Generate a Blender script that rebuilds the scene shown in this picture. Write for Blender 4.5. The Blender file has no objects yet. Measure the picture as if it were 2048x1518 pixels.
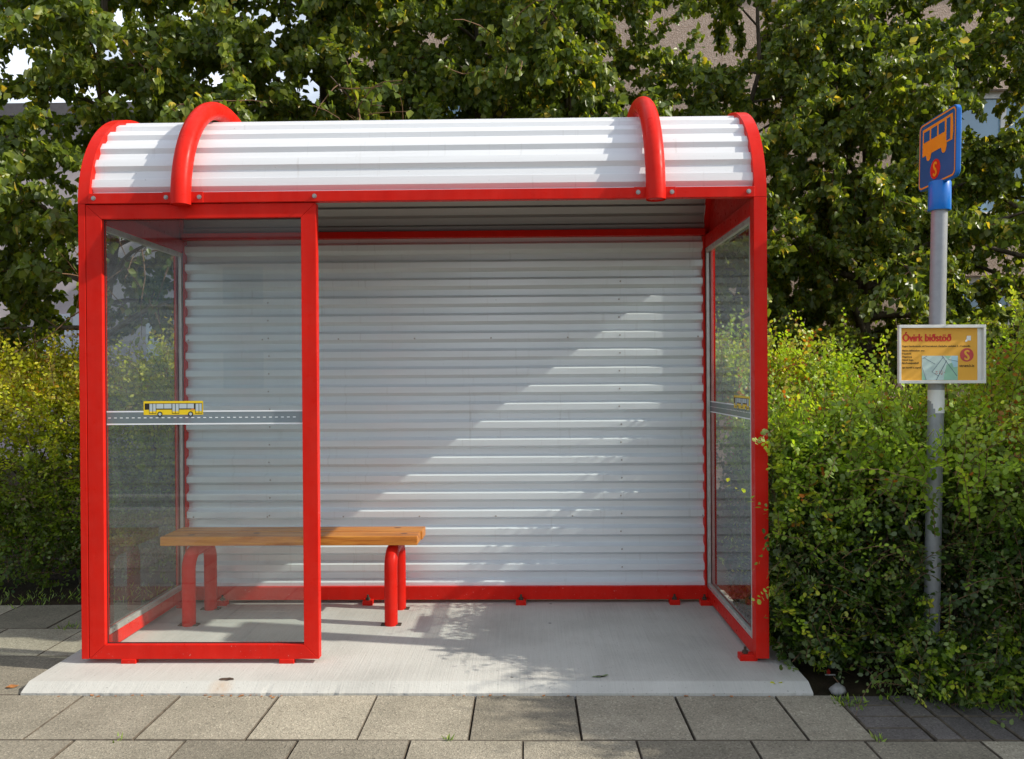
import bpy, math, random
import numpy as np
from mathutils import Vector, Matrix

SC = bpy.context.scene
COL = SC.collection
random.seed(7)
RNG = np.random.default_rng(11)

# ------------------------------------------------------------------ helpers
def tag(o, label=None, cat=None, group=None, kind=None):
    if label: o['label'] = label
    if cat: o['category'] = cat
    if group: o['group'] = group
    if kind: o['kind'] = kind
    return o

def empty(name, loc, label, cat, group=None):
    o = bpy.data.objects.new(name, None)
    COL.objects.link(o)
    o.location = loc
    o.empty_display_size = .1
    return tag(o, label, cat, group)

class MB:
    """collects shapes (world coordinates) and links them as ONE mesh object"""
    def __init__(self):
        self.v, self.f, self.m, self.s = [], [], [], []
    def face(self, pts, mi=0, smooth=False):
        n = len(self.v)
        self.v += [tuple(p) for p in pts]
        self.f.append(tuple(range(n, n + len(pts)))); self.m.append(mi); self.s.append(smooth)
        return self
    def box(self, x0, x1, y0, y1, z0, z1, mi=0):
        n = len(self.v)
        self.v += [(x0,y0,z0),(x1,y0,z0),(x1,y1,z0),(x0,y1,z0),(x0,y0,z1),(x1,y0,z1),(x1,y1,z1),(x0,y1,z1)]
        for q in ((0,3,2,1),(4,5,6,7),(0,1,5,4),(1,2,6,5),(2,3,7,6),(3,0,4,7)):
            self.f.append(tuple(n+i for i in q)); self.m.append(mi); self.s.append(False)
        return self
    def tube(self, pts, radii, sides=8, mi=0, caps=True, smooth=True):
        pts = [Vector(p) for p in pts]
        if not hasattr(radii, '__len__'): radii = [radii]*len(pts)
        n0 = len(self.v); k = len(pts)
        t0 = (pts[1]-pts[0]).normalized()
        a = Vector((0,0,1)) if abs(t0.z) < .9 else Vector((1,0,0))
        nrm = (a - t0*a.dot(t0)).normalized()
        for i in range(k):
            t = (pts[min(i+1,k-1)] - pts[max(i-1,0)])
            t = t.normalized() if t.length > 1e-9 else t0
            nrm = (nrm - t*nrm.dot(t))
            nrm = nrm.normalized() if nrm.length > 1e-6 else t.orthogonal().normalized()
            b = t.cross(nrm)
            for j in range(sides):
                an = 2*math.pi*j/sides
                self.v.append(tuple(pts[i] + (nrm*math.cos(an) + b*math.sin(an))*radii[i]))
        for i in range(k-1):
            for j in range(sides):
                j2 = (j+1) % sides
                self.f.append((n0+i*sides+j, n0+i*sides+j2, n0+(i+1)*sides+j2, n0+(i+1)*sides+j)); self.m.append(mi); self.s.append(smooth)
        if caps:
            self.f.append(tuple(n0+j for j in reversed(range(sides)))); self.m.append(mi); self.s.append(False)
            self.f.append(tuple(n0+(k-1)*sides+j for j in range(sides))); self.m.append(mi); self.s.append(False)
        return self
    def prism(self, poly, axis, a0, a1, mi=0):
        """extrude a 2D polygon along axis (0 x, 1 y, 2 z) from a0 to a1"""
        def p3(p, a):
            return (a,p[0],p[1]) if axis == 0 else ((p[0],a,p[1]) if axis == 1 else (p[0],p[1],a))
        n = len(self.v); k = len(poly)
        self.v += [p3(p,a0) for p in poly] + [p3(p,a1) for p in poly]
        self.f.append(tuple(range(n,n+k))); self.m.append(mi); self.s.append(False)
        self.f.append(tuple(reversed(range(n+k,n+2*k)))); self.m.append(mi); self.s.append(False)
        for i in range(k):
            j = (i+1) % k
            self.f.append((n+i,n+k+i,n+k+j,n+j)); self.m.append(mi); self.s.append(False)
        return self
    def build(self, name, mats, parent=None, bevel=0.0, origin=None, weld=False):
        me = bpy.data.meshes.new(name)
        me.from_pydata(self.v, [], self.f)
        if not isinstance(mats, (list, tuple)): mats = [mats]
        for m in mats: me.materials.append(m)
        me.polygons.foreach_set('material_index', self.m)
        me.polygons.foreach_set('use_smooth', self.s)
        me.update()
        o = bpy.data.objects.new(name, me)
        COL.objects.link(o)
        if weld or bevel > 0:
            import bmesh
            bm = bmesh.new(); bm.from_mesh(me)
            if weld: bmesh.ops.remove_doubles(bm, verts=bm.verts, dist=1e-5)
            bmesh.ops.recalc_face_normals(bm, faces=bm.faces)
            bm.to_mesh(me); bm.free()
        if origin is not None:
            me.transform(Matrix.Translation(-Vector(origin)))
            o.location = origin
        if any(self.s) and not all(self.s): me.set_sharp_from_angle(angle=math.radians(42))
        if bevel > 0:
            md = o.modifiers.new('edge', 'BEVEL'); md.width = bevel; md.segments = 2; md.limit_method = 'ANGLE'
            md.angle_limit = math.radians(40)
        if parent is not None: adopt(o, parent)
        return o

def wloc(o):
    p = Vector(o.location)
    while o.parent:
        o = o.parent; p += Vector(o.location)
    return p
def adopt(o, parent):
    o.location = Vector(o.location) - wloc(parent)
    o.parent = parent
    return o
def clone(o, delta, parent):
    c = o.copy(); COL.objects.link(c)
    c.parent = None
    c.location = wloc(o) + Vector(delta)
    return adopt(c, parent)

# ------------------------------------------------------------------ materials
def mat(name):
    m = bpy.data.materials.new(name); m.use_nodes = True
    nt = m.node_tree; nt.nodes.clear()
    out = nt.nodes.new('ShaderNodeOutputMaterial')
    return m, nt, out
def N(nt, typ, **kw):
    n = nt.nodes.new(typ)
    for k, v in kw.items():
        if k in n.inputs: n.inputs[k].default_value = v
        else: setattr(n, k, v)
    return n
def L(nt, a, b): nt.links.new(a, b)
def coord(nt, scale=(1,1,1)):
    tc = N(nt, 'ShaderNodeTexCoord'); mp = N(nt, 'ShaderNodeMapping')
    mp.inputs['Scale'].default_value = scale
    L(nt, tc.outputs['Object'], mp.inputs['Vector'])
    return mp.outputs['Vector']
def noise(nt, vec, scale, detail=4, rough=.55):
    n = N(nt, 'ShaderNodeTexNoise'); n.inputs['Scale'].default_value = scale
    n.inputs['Detail'].default_value = detail; n.inputs['Roughness'].default_value = rough
    if vec is not None: L(nt, vec, n.inputs['Vector'])
    return n.outputs['Fac']
def ramp(nt, fac, stops):
    r = N(nt, 'ShaderNodeValToRGB')
    e = r.color_ramp.elements
    while len(e) < len(stops): e.new(.5)
    for el, (p, c) in zip(e, stops):
        el.position = p; el.color = (*c, 1) if len(c) == 3 else c
    L(nt, fac, r.inputs['Fac'])
    return r.outputs['Color']
def mixc(nt, fac, a, b, mode='MIX'):
    m = N(nt, 'ShaderNodeMix', data_type='RGBA', blend_type=mode)
    for i, s in ((0, fac), (6, a), (7, b)):
        if isinstance(s, (int, float)): m.inputs[i].default_value = s
        elif isinstance(s, tuple): m.inputs[i].default_value = (*s, 1)
        else: L(nt, s, m.inputs[i])
    return m.outputs[2]
def g(v): return (v, v, v)
def bump(nt, h, strength, dist=.01):
    b = N(nt, 'ShaderNodeBump'); b.inputs['Strength'].default_value = strength; b.inputs['Distance'].default_value = dist
    L(nt, h, b.inputs['Height'])
    return b.outputs['Normal']
def pbr(nt, out, color, rough=.5, metal=0., spec=.5, normal=None, coat=0.):
    p = N(nt, 'ShaderNodeBsdfPrincipled')
    for nm, s in (('Base Color', color), ('Roughness', rough), ('Metallic', metal), ('Specular IOR Level', spec), ('Coat Weight', coat)):
        if isinstance(s, (int, float)): p.inputs[nm].default_value = s
        elif isinstance(s, tuple): p.inputs[nm].default_value = (*s, 1)
        else: L(nt, s, p.inputs[nm])
    if normal is not None: L(nt, normal, p.inputs['Normal'])
    if out is not None: L(nt, p.outputs[0], out.inputs['Surface'])
    return p

def m_plain(name, col, rough=.5, metal=0., var=.12, scale=14, spec=.5, coat=0., bmp=0.):
    m, nt, out = mat(name)
    v = coord(nt)
    f = noise(nt, v, scale)
    c = ramp(nt, f, [(.3, tuple(x*(1-var) for x in col)), (.7, tuple(min(1, x*(1+var)) for x in col))])
    nm = bump(nt, noise(nt, v, scale*8), bmp, .004) if bmp else None
    pbr(nt, out, c, rough, metal, spec, nm, coat)
    return m

def m_red():
    m, nt, out = mat('red gloss paint')
    v = coord(nt)
    c = ramp(nt, noise(nt, v, 5), [(.3, (.62,.006,.0015)), (.7, (.70,.010,.003))])
    # thin pale chips and dust near the ground
    chip = ramp(nt, noise(nt, v, 85, 3, .7), [(.69, g(0)), (.71, g(1))])
    sx = N(nt, 'ShaderNodeSeparateXYZ'); L(nt, coord(nt), sx.inputs[0])
    low = N(nt, 'ShaderNodeMapRange'); low.inputs[1].default_value = .20; low.inputs[2].default_value = .03
    L(nt, sx.outputs['Z'], low.inputs[0])
    fac = N(nt, 'ShaderNodeMath', operation='MULTIPLY'); L(nt, chip, fac.inputs[0]); L(nt, low.outputs[0], fac.inputs[1])
    c = mixc(nt, fac.outputs[0], c, (.62,.42,.36))
    dust = N(nt, 'ShaderNodeMath', operation='MULTIPLY'); L(nt, noise(nt, v, 18), dust.inputs[0]); dust.inputs[1].default_value = .07
    c = mixc(nt, dust.outputs[0], c, (.5,.35,.28))
    wx = ramp(nt, noise(nt, coord(nt, (7,7,.7)), 2, 5, .65), [(.3, g(.36)), (.7, g(.58))])
    c = mixc(nt, .55, c, wx, 'OVERLAY')
    r = ramp(nt, noise(nt, v, 30), [(.3, g(.24)), (.7, g(.48))])
    pbr(nt, out, c, r, 0, .09, bump(nt, noise(nt, v, 160, 2), .05, .002))
    return m

def m_sheet(name, base, metal=0., rough=.42):
    m, nt, out = mat(name)
    v = coord(nt, (.6, 1, 9)); v2 = coord(nt)
    c = ramp(nt, noise(nt, v, 3, 5), [(.3, tuple(x*.93 for x in base)), (.7, base)])
    st = ramp(nt, noise(nt, coord(nt, (14, 3, .5)), 3, 4, .6), [(.62, g(0)), (.8, g(1))])
    f = N(nt, 'ShaderNodeMath', operation='MULTIPLY'); L(nt, st, f.inputs[0]); f.inputs[1].default_value = .36
    c = mixc(nt, f.outputs[0], c, (.42,.40,.36))
    sp = ramp(nt, noise(nt, v2, 60, 2), [(.74, g(0)), (.78, g(1))])
    f2 = N(nt, 'ShaderNodeMath', operation='MULTIPLY'); L(nt, sp, f2.inputs[0]); f2.inputs[1].default_value = .35
    c = mixc(nt, f2.outputs[0], c, (.25,.22,.2))
    pbr(nt, out, c, rough, metal, .5, bump(nt, noise(nt, coord(nt, (.3,2,2)), 8, 2), .08, .01))
    return m

def m_glass():
    m, nt, out = mat('dusty window glass')
    v = coord(nt)
    tr = N(nt, 'ShaderNodeBsdfTransparent'); tr.inputs['Color'].default_value = (.86,.92,.91,1)
    gl = N(nt, 'ShaderNodeBsdfGlossy'); gl.inputs['Roughness'].default_value = 0.0; gl.inputs['Color'].default_value = (1,1,1,1)
    lw = N(nt, 'ShaderNodeLayerWeight'); lw.inputs['Blend'].default_value = .5
    pw_ = N(nt, 'ShaderNodeMath', operation='POWER'); L(nt, lw.outputs['Facing'], pw_.inputs[0]); pw_.inputs[1].default_value = 4.0
    fr = N(nt, 'ShaderNodeMapRange'); L(nt, pw_.outputs[0], fr.inputs[0]); fr.inputs[3].default_value = .09; fr.inputs[4].default_value = .95
    mx = N(nt, 'ShaderNodeMixShader'); L(nt, fr.outputs[0], mx.inputs[0]); L(nt, tr.outputs[0], mx.inputs[1]); L(nt, gl.outputs[0], mx.inputs[2])
    df = N(nt, 'ShaderNodeBsdfDiffuse'); df.inputs['Color'].default_value = (.62,.66,.68,1)
    d = ramp(nt, noise(nt, coord(nt, (3,3,1)), 4, 6, .65), [(.3, g(.006)), (.8, g(.045))])
    spk = ramp(nt, noise(nt, v, 150, 2), [(.76, g(0)), (.79, g(.3))])
    dd = N(nt, 'ShaderNodeMath', operation='ADD'); L(nt, d, dd.inputs[0]); L(nt, spk, dd.inputs[1])
    m2 = N(nt, 'ShaderNodeMixShader'); L(nt, dd.outputs[0], m2.inputs[0]); L(nt, mx.outputs[0], m2.inputs[1]); L(nt, df.outputs[0], m2.inputs[2])
    L(nt, m2.outputs[0], out.inputs['Surface'])
    return m

def m_slab():
    m, nt, out = mat('broom finished concrete')
    v = coord(nt)
    c = ramp(nt, noise(nt, v, 2.2, 6, .6), [(.25, (.43,.425,.39)), (.75, (.62,.615,.57))])
    broom = noise(nt, coord(nt, (150, 2.5, 1)), 1.0, 3, .6)
    c = mixc(nt, .2, c, ramp(nt, broom, [(.35, g(.38)), (.65, g(.62))]), 'OVERLAY')
    pores = ramp(nt, noise(nt, v, 120, 2, .5), [(.27, g(1)), (.32, g(0))])
    f = N(nt, 'ShaderNodeMath', operation='MULTIPLY'); L(nt, pores, f.inputs[0]); f.inputs[1].default_value = .6
    c = mixc(nt, f.outputs[0], c, (.16,.15,.13))
    stain = ramp(nt, noise(nt, v, 1.1, 5, .7), [(.55, g(0)), (.75, g(.35))])
    c = mixc(nt, stain, c, (.36,.34,.30))
    vg = N(nt, 'ShaderNodeTexVoronoi'); vg.inputs['Scale'].default_value = 4.2; L(nt, v, vg.inputs['Vector'])
    gs = ramp(nt, vg.outputs['Distance'], [(.028, g(.8)), (.045, g(0))])
    c = mixc(nt, gs, c, (.12,.11,.10))
    # rust under the lifting hole
    sub = N(nt, 'ShaderNodeVectorMath', operation='DISTANCE'); L(nt, v, sub.inputs[0]); sub.inputs[1].default_value = (-1.245, 3.215, .03)
    rr = N(nt, 'ShaderNodeMapRange'); rr.inputs[1].default_value = .06; rr.inputs[2].default_value = .015; rr.inputs[4].default_value = .7
    L(nt, sub.outputs['Value'], rr.inputs[0])
    fr = N(nt, 'ShaderNodeMath', operation='MULTIPLY'); L(nt, rr.outputs[0], fr.inputs[0]); L(nt, noise(nt, v, 40), fr.inputs[1])
    c = mixc(nt, fr.outputs[0], c, (.48,.27,.11))
    hh = N(nt, 'ShaderNodeMath', operation='ADD'); L(nt, broom, hh.inputs[0]); L(nt, noise(nt, v, 90, 3), hh.inputs[1])
    pbr(nt, out, c, .85, 0, .25, bump(nt, hh.outputs[0], .35, .004))
    return m

def m_tile(name, a, b, rnd=.25):
    m, nt, out = mat(name)
    v = coord(nt)
    geo = N(nt, 'ShaderNodeNewGeometry')
    c = ramp(nt, noise(nt, v, 3.5, 5, .6), [(.3, a), (.7, b)])
    ri = ramp(nt, geo.outputs['Random Per Island'], [(0, g(.5-rnd*.5)), (1, g(.5+rnd*.5))])
    c = mixc(nt, .6, c, ri, 'OVERLAY')
    vor = N(nt, 'ShaderNodeTexVoronoi'); vor.inputs['Scale'].default_value = 190; L(nt, v, vor.inputs['Vector'])
    ag = ramp(nt, vor.outputs['Color'], [(.0, g(.18)), (.35, g(.45)), (.75, g(.55)), (1, g(.95))])
    c = mixc(nt, .72, c, ag, 'OVERLAY')
    dk = ramp(nt, noise(nt, v, 75, 3, .6), [(.30, g(1)), (.36, g(0))])
    f = N(nt, 'ShaderNodeMath', operation='MULTIPLY'); L(nt, dk, f.inputs[0]); f.inputs[1].default_value = .55
    c = mixc(nt, f.outputs[0], c, (.07,.06,.05))
    st = ramp(nt, noise(nt, v, 1.6, 5, .7), [(.56, g(0)), (.72, g(.5))])
    c = mixc(nt, st, c, tuple(x*.5 for x in a))
    hh = N(nt, 'ShaderNodeMath', operation='ADD'); L(nt, vor.outputs['Distance'], hh.inputs[0]); L(nt, noise(nt, v, 60, 4), hh.inputs[1])
    pbr(nt, out, c, .9, 0, .25, bump(nt, hh.outputs[0], .5, .004))
    return m

def m_soil():
    m, nt, out = mat('dark mossy soil')
    v = coord(nt)
    c = ramp(nt, noise(nt, v, 9, 6, .65), [(.3, (.018,.012,.008)), (.6, (.05,.035,.022)), (.8, (.09,.065,.04))])
    ms = ramp(nt, noise(nt, v, 1.3, 5, .65), [(.50, g(0)), (.66, g(.65))])
    c = mixc(nt, ms, c, (.035,.045,.012))
    pbr(nt, out, c, .95, 0, .15, bump(nt, noise(nt, v, 45, 5, .7), .8, .02))
    return m

def m_wood():
    m, nt, out = mat('varnished pine')
    v = coord(nt, (1.2, 14, 14))
    w = N(nt, 'ShaderNodeTexNoise'); w.inputs['Scale'].default_value = 3; w.inputs['Detail'].default_value = 5; w.inputs['Distortion'].default_value = .6
    L(nt, v, w.inputs['Vector'])
    c = ramp(nt, w.outputs['Fac'], [(.30, (.34,.09,.010)), (.46, (.60,.20,.026)), (.66, (.74,.31,.05))])
    fine = noise(nt, coord(nt, (3, 90, 90)), 4, 3)
    c = mixc(nt, .5, c, ramp(nt, fine, [(.3, g(.35)), (.7, g(.62))]), 'OVERLAY')
    vor = N(nt, 'ShaderNodeTexVoronoi'); vor.inputs['Scale'].default_value = 6.5; L(nt, coord(nt, (1,1.3,1.3)), vor.inputs['Vector'])
    kn = ramp(nt, vor.outputs['Distance'], [(.09, g(1)), (.15, g(0))])
    c = mixc(nt, kn, c, (.13,.035,.01))
    cr = ramp(nt, noise(nt, coord(nt, (2.5, 60, 60)), 5, 3, .7), [(.64, g(0)), (.70, g(.8))])
    c = mixc(nt, cr, c, (.12,.05,.02))
    pbr(nt, out, c, .42, 0, .45, bump(nt, fine, .15, .003))
    return m

def m_leaf(name, stops, transl, rough=.36, tw=.3, spec=.5):
    m, nt, out = mat(name)
    at_ = N(nt, 'ShaderNodeAttribute', attribute_name='tint')
    c = ramp(nt, at_.outputs['Fac'], stops)
    geo = N(nt, 'ShaderNodeNewGeometry')
    rv = ramp(nt, geo.outputs['Random Per Island'], [(0, g(.38)), (1, g(.64))])
    c = mixc(nt, .8, c, rv, 'OVERLAY')
    under = mixc(nt, .35, c, (.30,.34,.22))
    cc = mixc(nt, geo.outputs['Backfacing'], c, under)
    p = pbr(nt, None, cc, rough, 0, spec)
    t = N(nt, 'ShaderNodeBsdfTranslucent')
    tc = mixc(nt, 1.0, c, transl, 'MULTIPLY')
    L(nt, tc, t.inputs['Color'])
    mx = N(nt, 'ShaderNodeMixShader'); mx.inputs[0].default_value = tw
    L(nt, p.outputs[0], mx.inputs[1]); L(nt, t.outputs[0], mx.inputs[2]); L(nt, mx.outputs[0], out.inputs['Surface'])
    return m

def m_bark():
    m, nt, out = mat('grey brown bark')
    v = coord(nt, (1,1,.35))
    c = ramp(nt, noise(nt, v, 22, 5, .65), [(.3, (.05,.038,.028)), (.7, (.17,.135,.10))])
    pbr(nt, out, c, .85, 0, .2, bump(nt, noise(nt, v, 40, 4), .6, .01))
    return m

def m_pebble():
    m, nt, out = mat('pebble dash render')
    v = coord(nt)
    vor = N(nt, 'ShaderNodeTexVoronoi'); vor.inputs['Scale'].default_value = 75; L(nt, v, vor.inputs['Vector'])
    c = ramp(nt, vor.outputs['Color'], [(.1, (.40,.29,.22)), (.5, (.48,.36,.285)), (.9, (.57,.45,.37))])
    c = mixc(nt, .35, c, ramp(nt, noise(nt, v, .7, 5), [(.3, g(.36)), (.7, g(.6))]), 'OVERLAY')
    pbr(nt, out, c, .9, 0, .2, bump(nt, vor.outputs['Distance'], .4, .012))
    return m

RED = m_red()
WALLW = m_sheet('pale painted steel sheet', (.84,.89,.92), .18, .25)
CEIL = m_sheet('shade-darkened ceiling sheet', (.38,.37,.37), .45, .4)  # roof underside, with the ceiling's shade put into the base colour
ROOFW = m_sheet('white painted steel sheet', (.75,.765,.78))
GLASS = m_glass()
SLAB = m_slab()
TILE = m_tile('exposed aggregate tile', (.275,.248,.19), (.385,.345,.268), .5)
BRICK = m_tile('dark concrete paver', (.115,.105,.10), (.165,.15,.14), .35)
SOIL = m_soil()
JOINT = m_plain('grimy joint side', (.11,.09,.066), .95, 0, .4, 30)
WOOD = m_wood()
ALU = m_plain('weathered aluminium', (.62,.62,.58), .42, .55, .12, 30)
GALV = m_plain('galvanised steel', (.34,.352,.375), .5, .3, .07, 40, bmp=.1)
STEEL = m_plain('dull zinc bolt', (.36,.34,.32), .4, .7, .15, 60)
RUST = m_plain('rusty dark iron', (.07,.045,.03), .9, 0, .5, 60, bmp=.4)
MOSS = m_plain('moss filled hole', (.20,.27,.13), .95, 0, .4, 90, bmp=.5)
SEAL = m_plain('dark sealant', (.05,.03,.03), .6)
FRAMEW = m_plain('white lacquered aluminium', (.74,.74,.70), .4, .1, .06, 25)
ORANGE = m_plain('orange reflective print', (.92,.35,.02), .45, 0, .04)
BLUE = m_plain('blue moulded plastic', (.004,.115,.33), .42, 0, .08, 10)
SLEEVE = m_plain('bright blue plastic sleeve', (.006,.17,.62), .28, 0, .08, 10)
LOGORED = m_plain('red print', (.70,.03,.015), .45, 0, .03)
POSTER = m_plain('amber poster print', (.83,.42,.045), .55, 0, .04, 4)
TITLER = m_plain('red title print', (.62,.025,.012), .5, 0, .03)
INK = m_plain('black ink', (.02,.016,.01), .6, 0, .05)
MAPB = m_plain('pale map print', (.52,.66,.63), .5, 0, .12, 16)
MAPG = m_plain('green map print', (.30,.55,.40), .5, 0, .1, 14)
MAPW = m_plain('map water print', (.42,.66,.76), .5, 0, .05, 14)
MAPL = m_plain('map line print', (.12,.17,.22), .5, 0, .05, 14)
MAPR = m_plain('dull crimson print', (.56,.06,.06), .5, 0, .05, 14)
WHITEP = m_plain('white sticker', (.82,.82,.80), .5, 0, .04)
YELLOW = m_plain('yellow sticker', (.88,.62,.012), .4, 0, .03)
def m_film(name, col, op):
    m, nt, out = mat(name)
    p = pbr(nt, None, ramp(nt, noise(nt, coord(nt), 9), [(.3, tuple(x*.93 for x in col)), (.7, col)]), .45)
    t = N(nt, 'ShaderNodeBsdfTransparent'); mx = N(nt, 'ShaderNodeMixShader'); mx.inputs[0].default_value = op
    L(nt, t.outputs[0], mx.inputs[1]); L(nt, p.outputs[0], mx.inputs[2]); L(nt, mx.outputs[0], out.inputs['Surface'])
    return m
ROADG = m_film('grey sticker film', (.20,.25,.28), .72)
BUSGL = m_plain('pale window sticker', (.50,.58,.60), .35, 0, .05)
LINEW = m_plain('white line sticker', (.85,.88,.90), .45, 0, .03)
ORNG2 = m_plain('orange flash sticker', (.80,.25,.02), .45)
PALE = m_plain('lilac grey render', (.52,.45,.45), .9, 0, .12, 3, bmp=.2)
PANEL = m_plain('white facade panel', (.66,.70,.74), .5, 0, .06, 3)
PEB = m_pebble()
WINGL = m_plain('blue window glass', (.16,.30,.42), .08, 0, .2, 1.2, spec=.8)
TRIMW = m_plain('white window frame', (.74,.73,.70), .5)
ROOFD = m_plain('dark roof edge', (.12,.11,.11), .7)
STONE = m_plain('pale pebble', (.30,.295,.285), .85, 0, .25, 30, bmp=.4)
DRYL = m_plain('dry leaf', (.42,.17,.05), .7, 0, .35, 60)
ASPH = m_plain('asphalt', (.05,.05,.052), .9, 0, .25, 40, bmp=.4)
KERB = m_plain('kerb stone', (.34,.33,.31), .9, 0, .15, 20, bmp=.3)
BARK = m_bark()
TWIG = m_plain('reddish twig', (.20,.11,.06), .8, 0, .2, 30)
POPLAR = m_leaf('poplar leaf', [(0, (.058,.096,.017)), (.4, (.125,.178,.026)), (.8, (.27,.305,.045)), (.93, (.40,.34,.05)), (1, (.5,.38,.07))], (2.6,2.4,.7), .34, .40, .34)
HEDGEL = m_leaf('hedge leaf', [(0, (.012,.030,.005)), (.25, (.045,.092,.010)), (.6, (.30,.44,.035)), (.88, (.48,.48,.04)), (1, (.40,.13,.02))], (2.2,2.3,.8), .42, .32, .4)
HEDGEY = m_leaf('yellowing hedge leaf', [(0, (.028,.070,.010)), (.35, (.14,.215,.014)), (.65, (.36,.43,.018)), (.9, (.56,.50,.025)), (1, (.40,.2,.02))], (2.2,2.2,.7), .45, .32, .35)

# ------------------------------------------------------------------ setting: ground, pavement, slab, road
ZG = -.016
o = MB().face([(-400,-400,ZG),(400,-400,ZG),(400,400,ZG),(-400,400,ZG)]).build('ground', SOIL); tag(o, kind='structure')

def tile_quad(mb, x0, x1, y0, y1, z=0., gap=.0025, bev=.0028, th=.03):
    x0 += gap; x1 -= gap; y0 += gap; y1 -= gap
    dz = [z + random.uniform(-.0018,.0018) for _ in range(4)]
    j = [random.uniform(-.0015,.0015) for _ in range(4)]
    x0 += j[0]; x1 += j[1]; y0 += j[2]; y1 += j[3]
    n = len(mb.v)
    mb.v += [(x0+bev,y0+bev,dz[0]),(x1-bev,y0+bev,dz[1]),(x1-bev,y1-bev,dz[2]),(x0+bev,y1-bev,dz[3]),
             (x0,y0,dz[0]-.004),(x1,y0,dz[1]-.004),(x1,y1,dz[2]-.004),(x0,y1,dz[3]-.004),
             (x0,y0,z-th),(x1,y0,z-th),(x1,y1,z-th),(x0,y1,z-th)]
    fs = [(0,1,2,3)]
    for a, b in ((0,1),(1,2),(2,3),(3,0)):
        fs += [(a+4,b+4,b,a),(a+8,b+8,b+4,a+4)]
    for q in fs:
        mb.f.append(tuple(n+i for i in q)); mb.m.append(0 if q == (0,1,2,3) else 1); mb.s.append(False)

S = .395
mb = MB()
rows = []
yy = 2.795
k = 0
# rows in front of the slab
for r in range(0, 10):
    y1 = 3.19 - r*.3975; y0 = y1 - .3975
    off = -1.788 if r % 2 == 0 else -1.599
    for i in range(-12, 20):
        x0 = off + S*i; x1 = x0 + S
        if r == 0:
            if x0 > 1.2: continue
            if x1 > 1.21: x1 = 1.21
        tile_quad(mb, x0, x1, y0, y1)
# rows left of the slab
for r, (y0, y1) in enumerate(((3.19,3.64),(3.64,4.045),(4.045,4.47))):
    off = (-2.055, -2.26, -2.46)[r]
    x1 = -2.055
    xs = [-2.055] + [off - S*i for i in range(1 if r == 0 else 0, 12)]
    for a, b in zip(xs[1:], xs[:-1]):
        tile_quad(mb, a, b, y0, y1)
o = mb.build('pavement', [TILE, JOINT]); tag(o, kind='structure')
mb = MB()
for i in range(4): tile_quad(mb, 1.212, 1.412, 2.795+i*.0985, 2.795+(i+1)*.0985, gap=.003, bev=.005)
for i in range(34):
    for q in range(2):
        tile_quad(mb, 1.415+i*.1, 1.415+(i+1)*.1, 2.795+q*.197, 2.795+(q+1)*.197, gap=.003, bev=.005)
o = mb.build('brick_paving', [BRICK, JOINT]); tag(o, kind='structure')

# concrete slab with chamfered front edge
mb = MB()
X0, X1 = -2.047, 1.13
prof = [(3.188,-.03),(3.188,.008),(3.198,.014),(3.242,.0345),(3.25,.0355),(4.62,.0355),(4.62,-.03)]
nseg = 150
rag = [(random.uniform(-.004,.004) + (-.012 if random.random() < .03 else 0), random.uniform(-.0012,.0008)) for _ in range(nseg+1)]
def pp_(p, i):
    k_ = {3.188: .55, 3.198: .35}.get(p[0], 0) if p[1] > 0 else 0
    return (p[0]-rag[i][0]*k_, p[1])
for a, b in zip(prof[:-1], prof[1:]):
    for i in range(nseg):
        xa = X0+(X1-X0)*i/nseg; xb = X0+(X1-X0)*(i+1)/nseg
        mb.face([(xa,*pp_(a,i)),(xb,*pp_(a,i+1)),(xb,*pp_(b,i+1)),(xa,*pp_(b,i))])
mb.face([(X0,p[0],p[1]) for p in reversed(prof)]); mb.face([(X1,p[0],p[1]) for p in prof])
slab = mb.build('concrete_slab', SLAB, weld=True); tag(slab, kind='structure')
def blob_disc(x, y, z, rx, ry, seed, n=14):
    rr = random.Random(seed)
    return [(x+rx*math.cos(2*math.pi*i/n)*rr.uniform(.75,1.1), y+ry*math.sin(2*math.pi*i/n)*rr.uniform(.75,1.1), z) for i in range(n)]
MB().face(blob_disc(-1.237,3.262,.0372,.033,.017,3)).build('lifting_hole', RUST, slab)
mb = MB().face(blob_disc(.294,3.29,.0372,.026,.011,5))
for i in range(7): mb.face(blob_disc(.294+random.uniform(-.03,.03),3.29+random.uniform(-.012,.012),.0385+i*.0004,.009,.006,20+i,8), 1)
mb.build('mossy_hole', [SOIL, MOSS], slab)

# road behind the photographer
o = MB().box(-60,60,-9.2,-1.2,-.1,-.008).build('road', ASPH); tag(o, kind='structure')
o = MB().box(-60,60,-1.2,-1.02,-.1,.10).build('kerb', KERB, bevel=.015); tag(o, kind='structure')
o = MB().face([(-60,-1.02,-.006),(60,-1.02,-.006),(60,-.78,-.006),(-60,-.78,-.006)]).build('pavement_edge', KERB); tag(o, kind='structure')

# ------------------------------------------------------------------ bus shelter
YF, YB = 3.443, 4.383          # front face, back wall face
YC, ZC = 3.94, 2.035           # axis of the barrel roof
XL, XR = -1.941, 1.035
ZB = .055
sh = empty('bus_shelter', (-.45, 3.94, .0355), 'red framed bus shelter with white corrugated barrel roof on a concrete slab', 'bus shelter')

def arc(R, a0, a1, n): return [(YC - R*math.cos(a0+(a1-a0)*i/n), ZC + R*math.sin(a0+(a1-a0)*i/n)) for i in range(n+1)]

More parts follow.
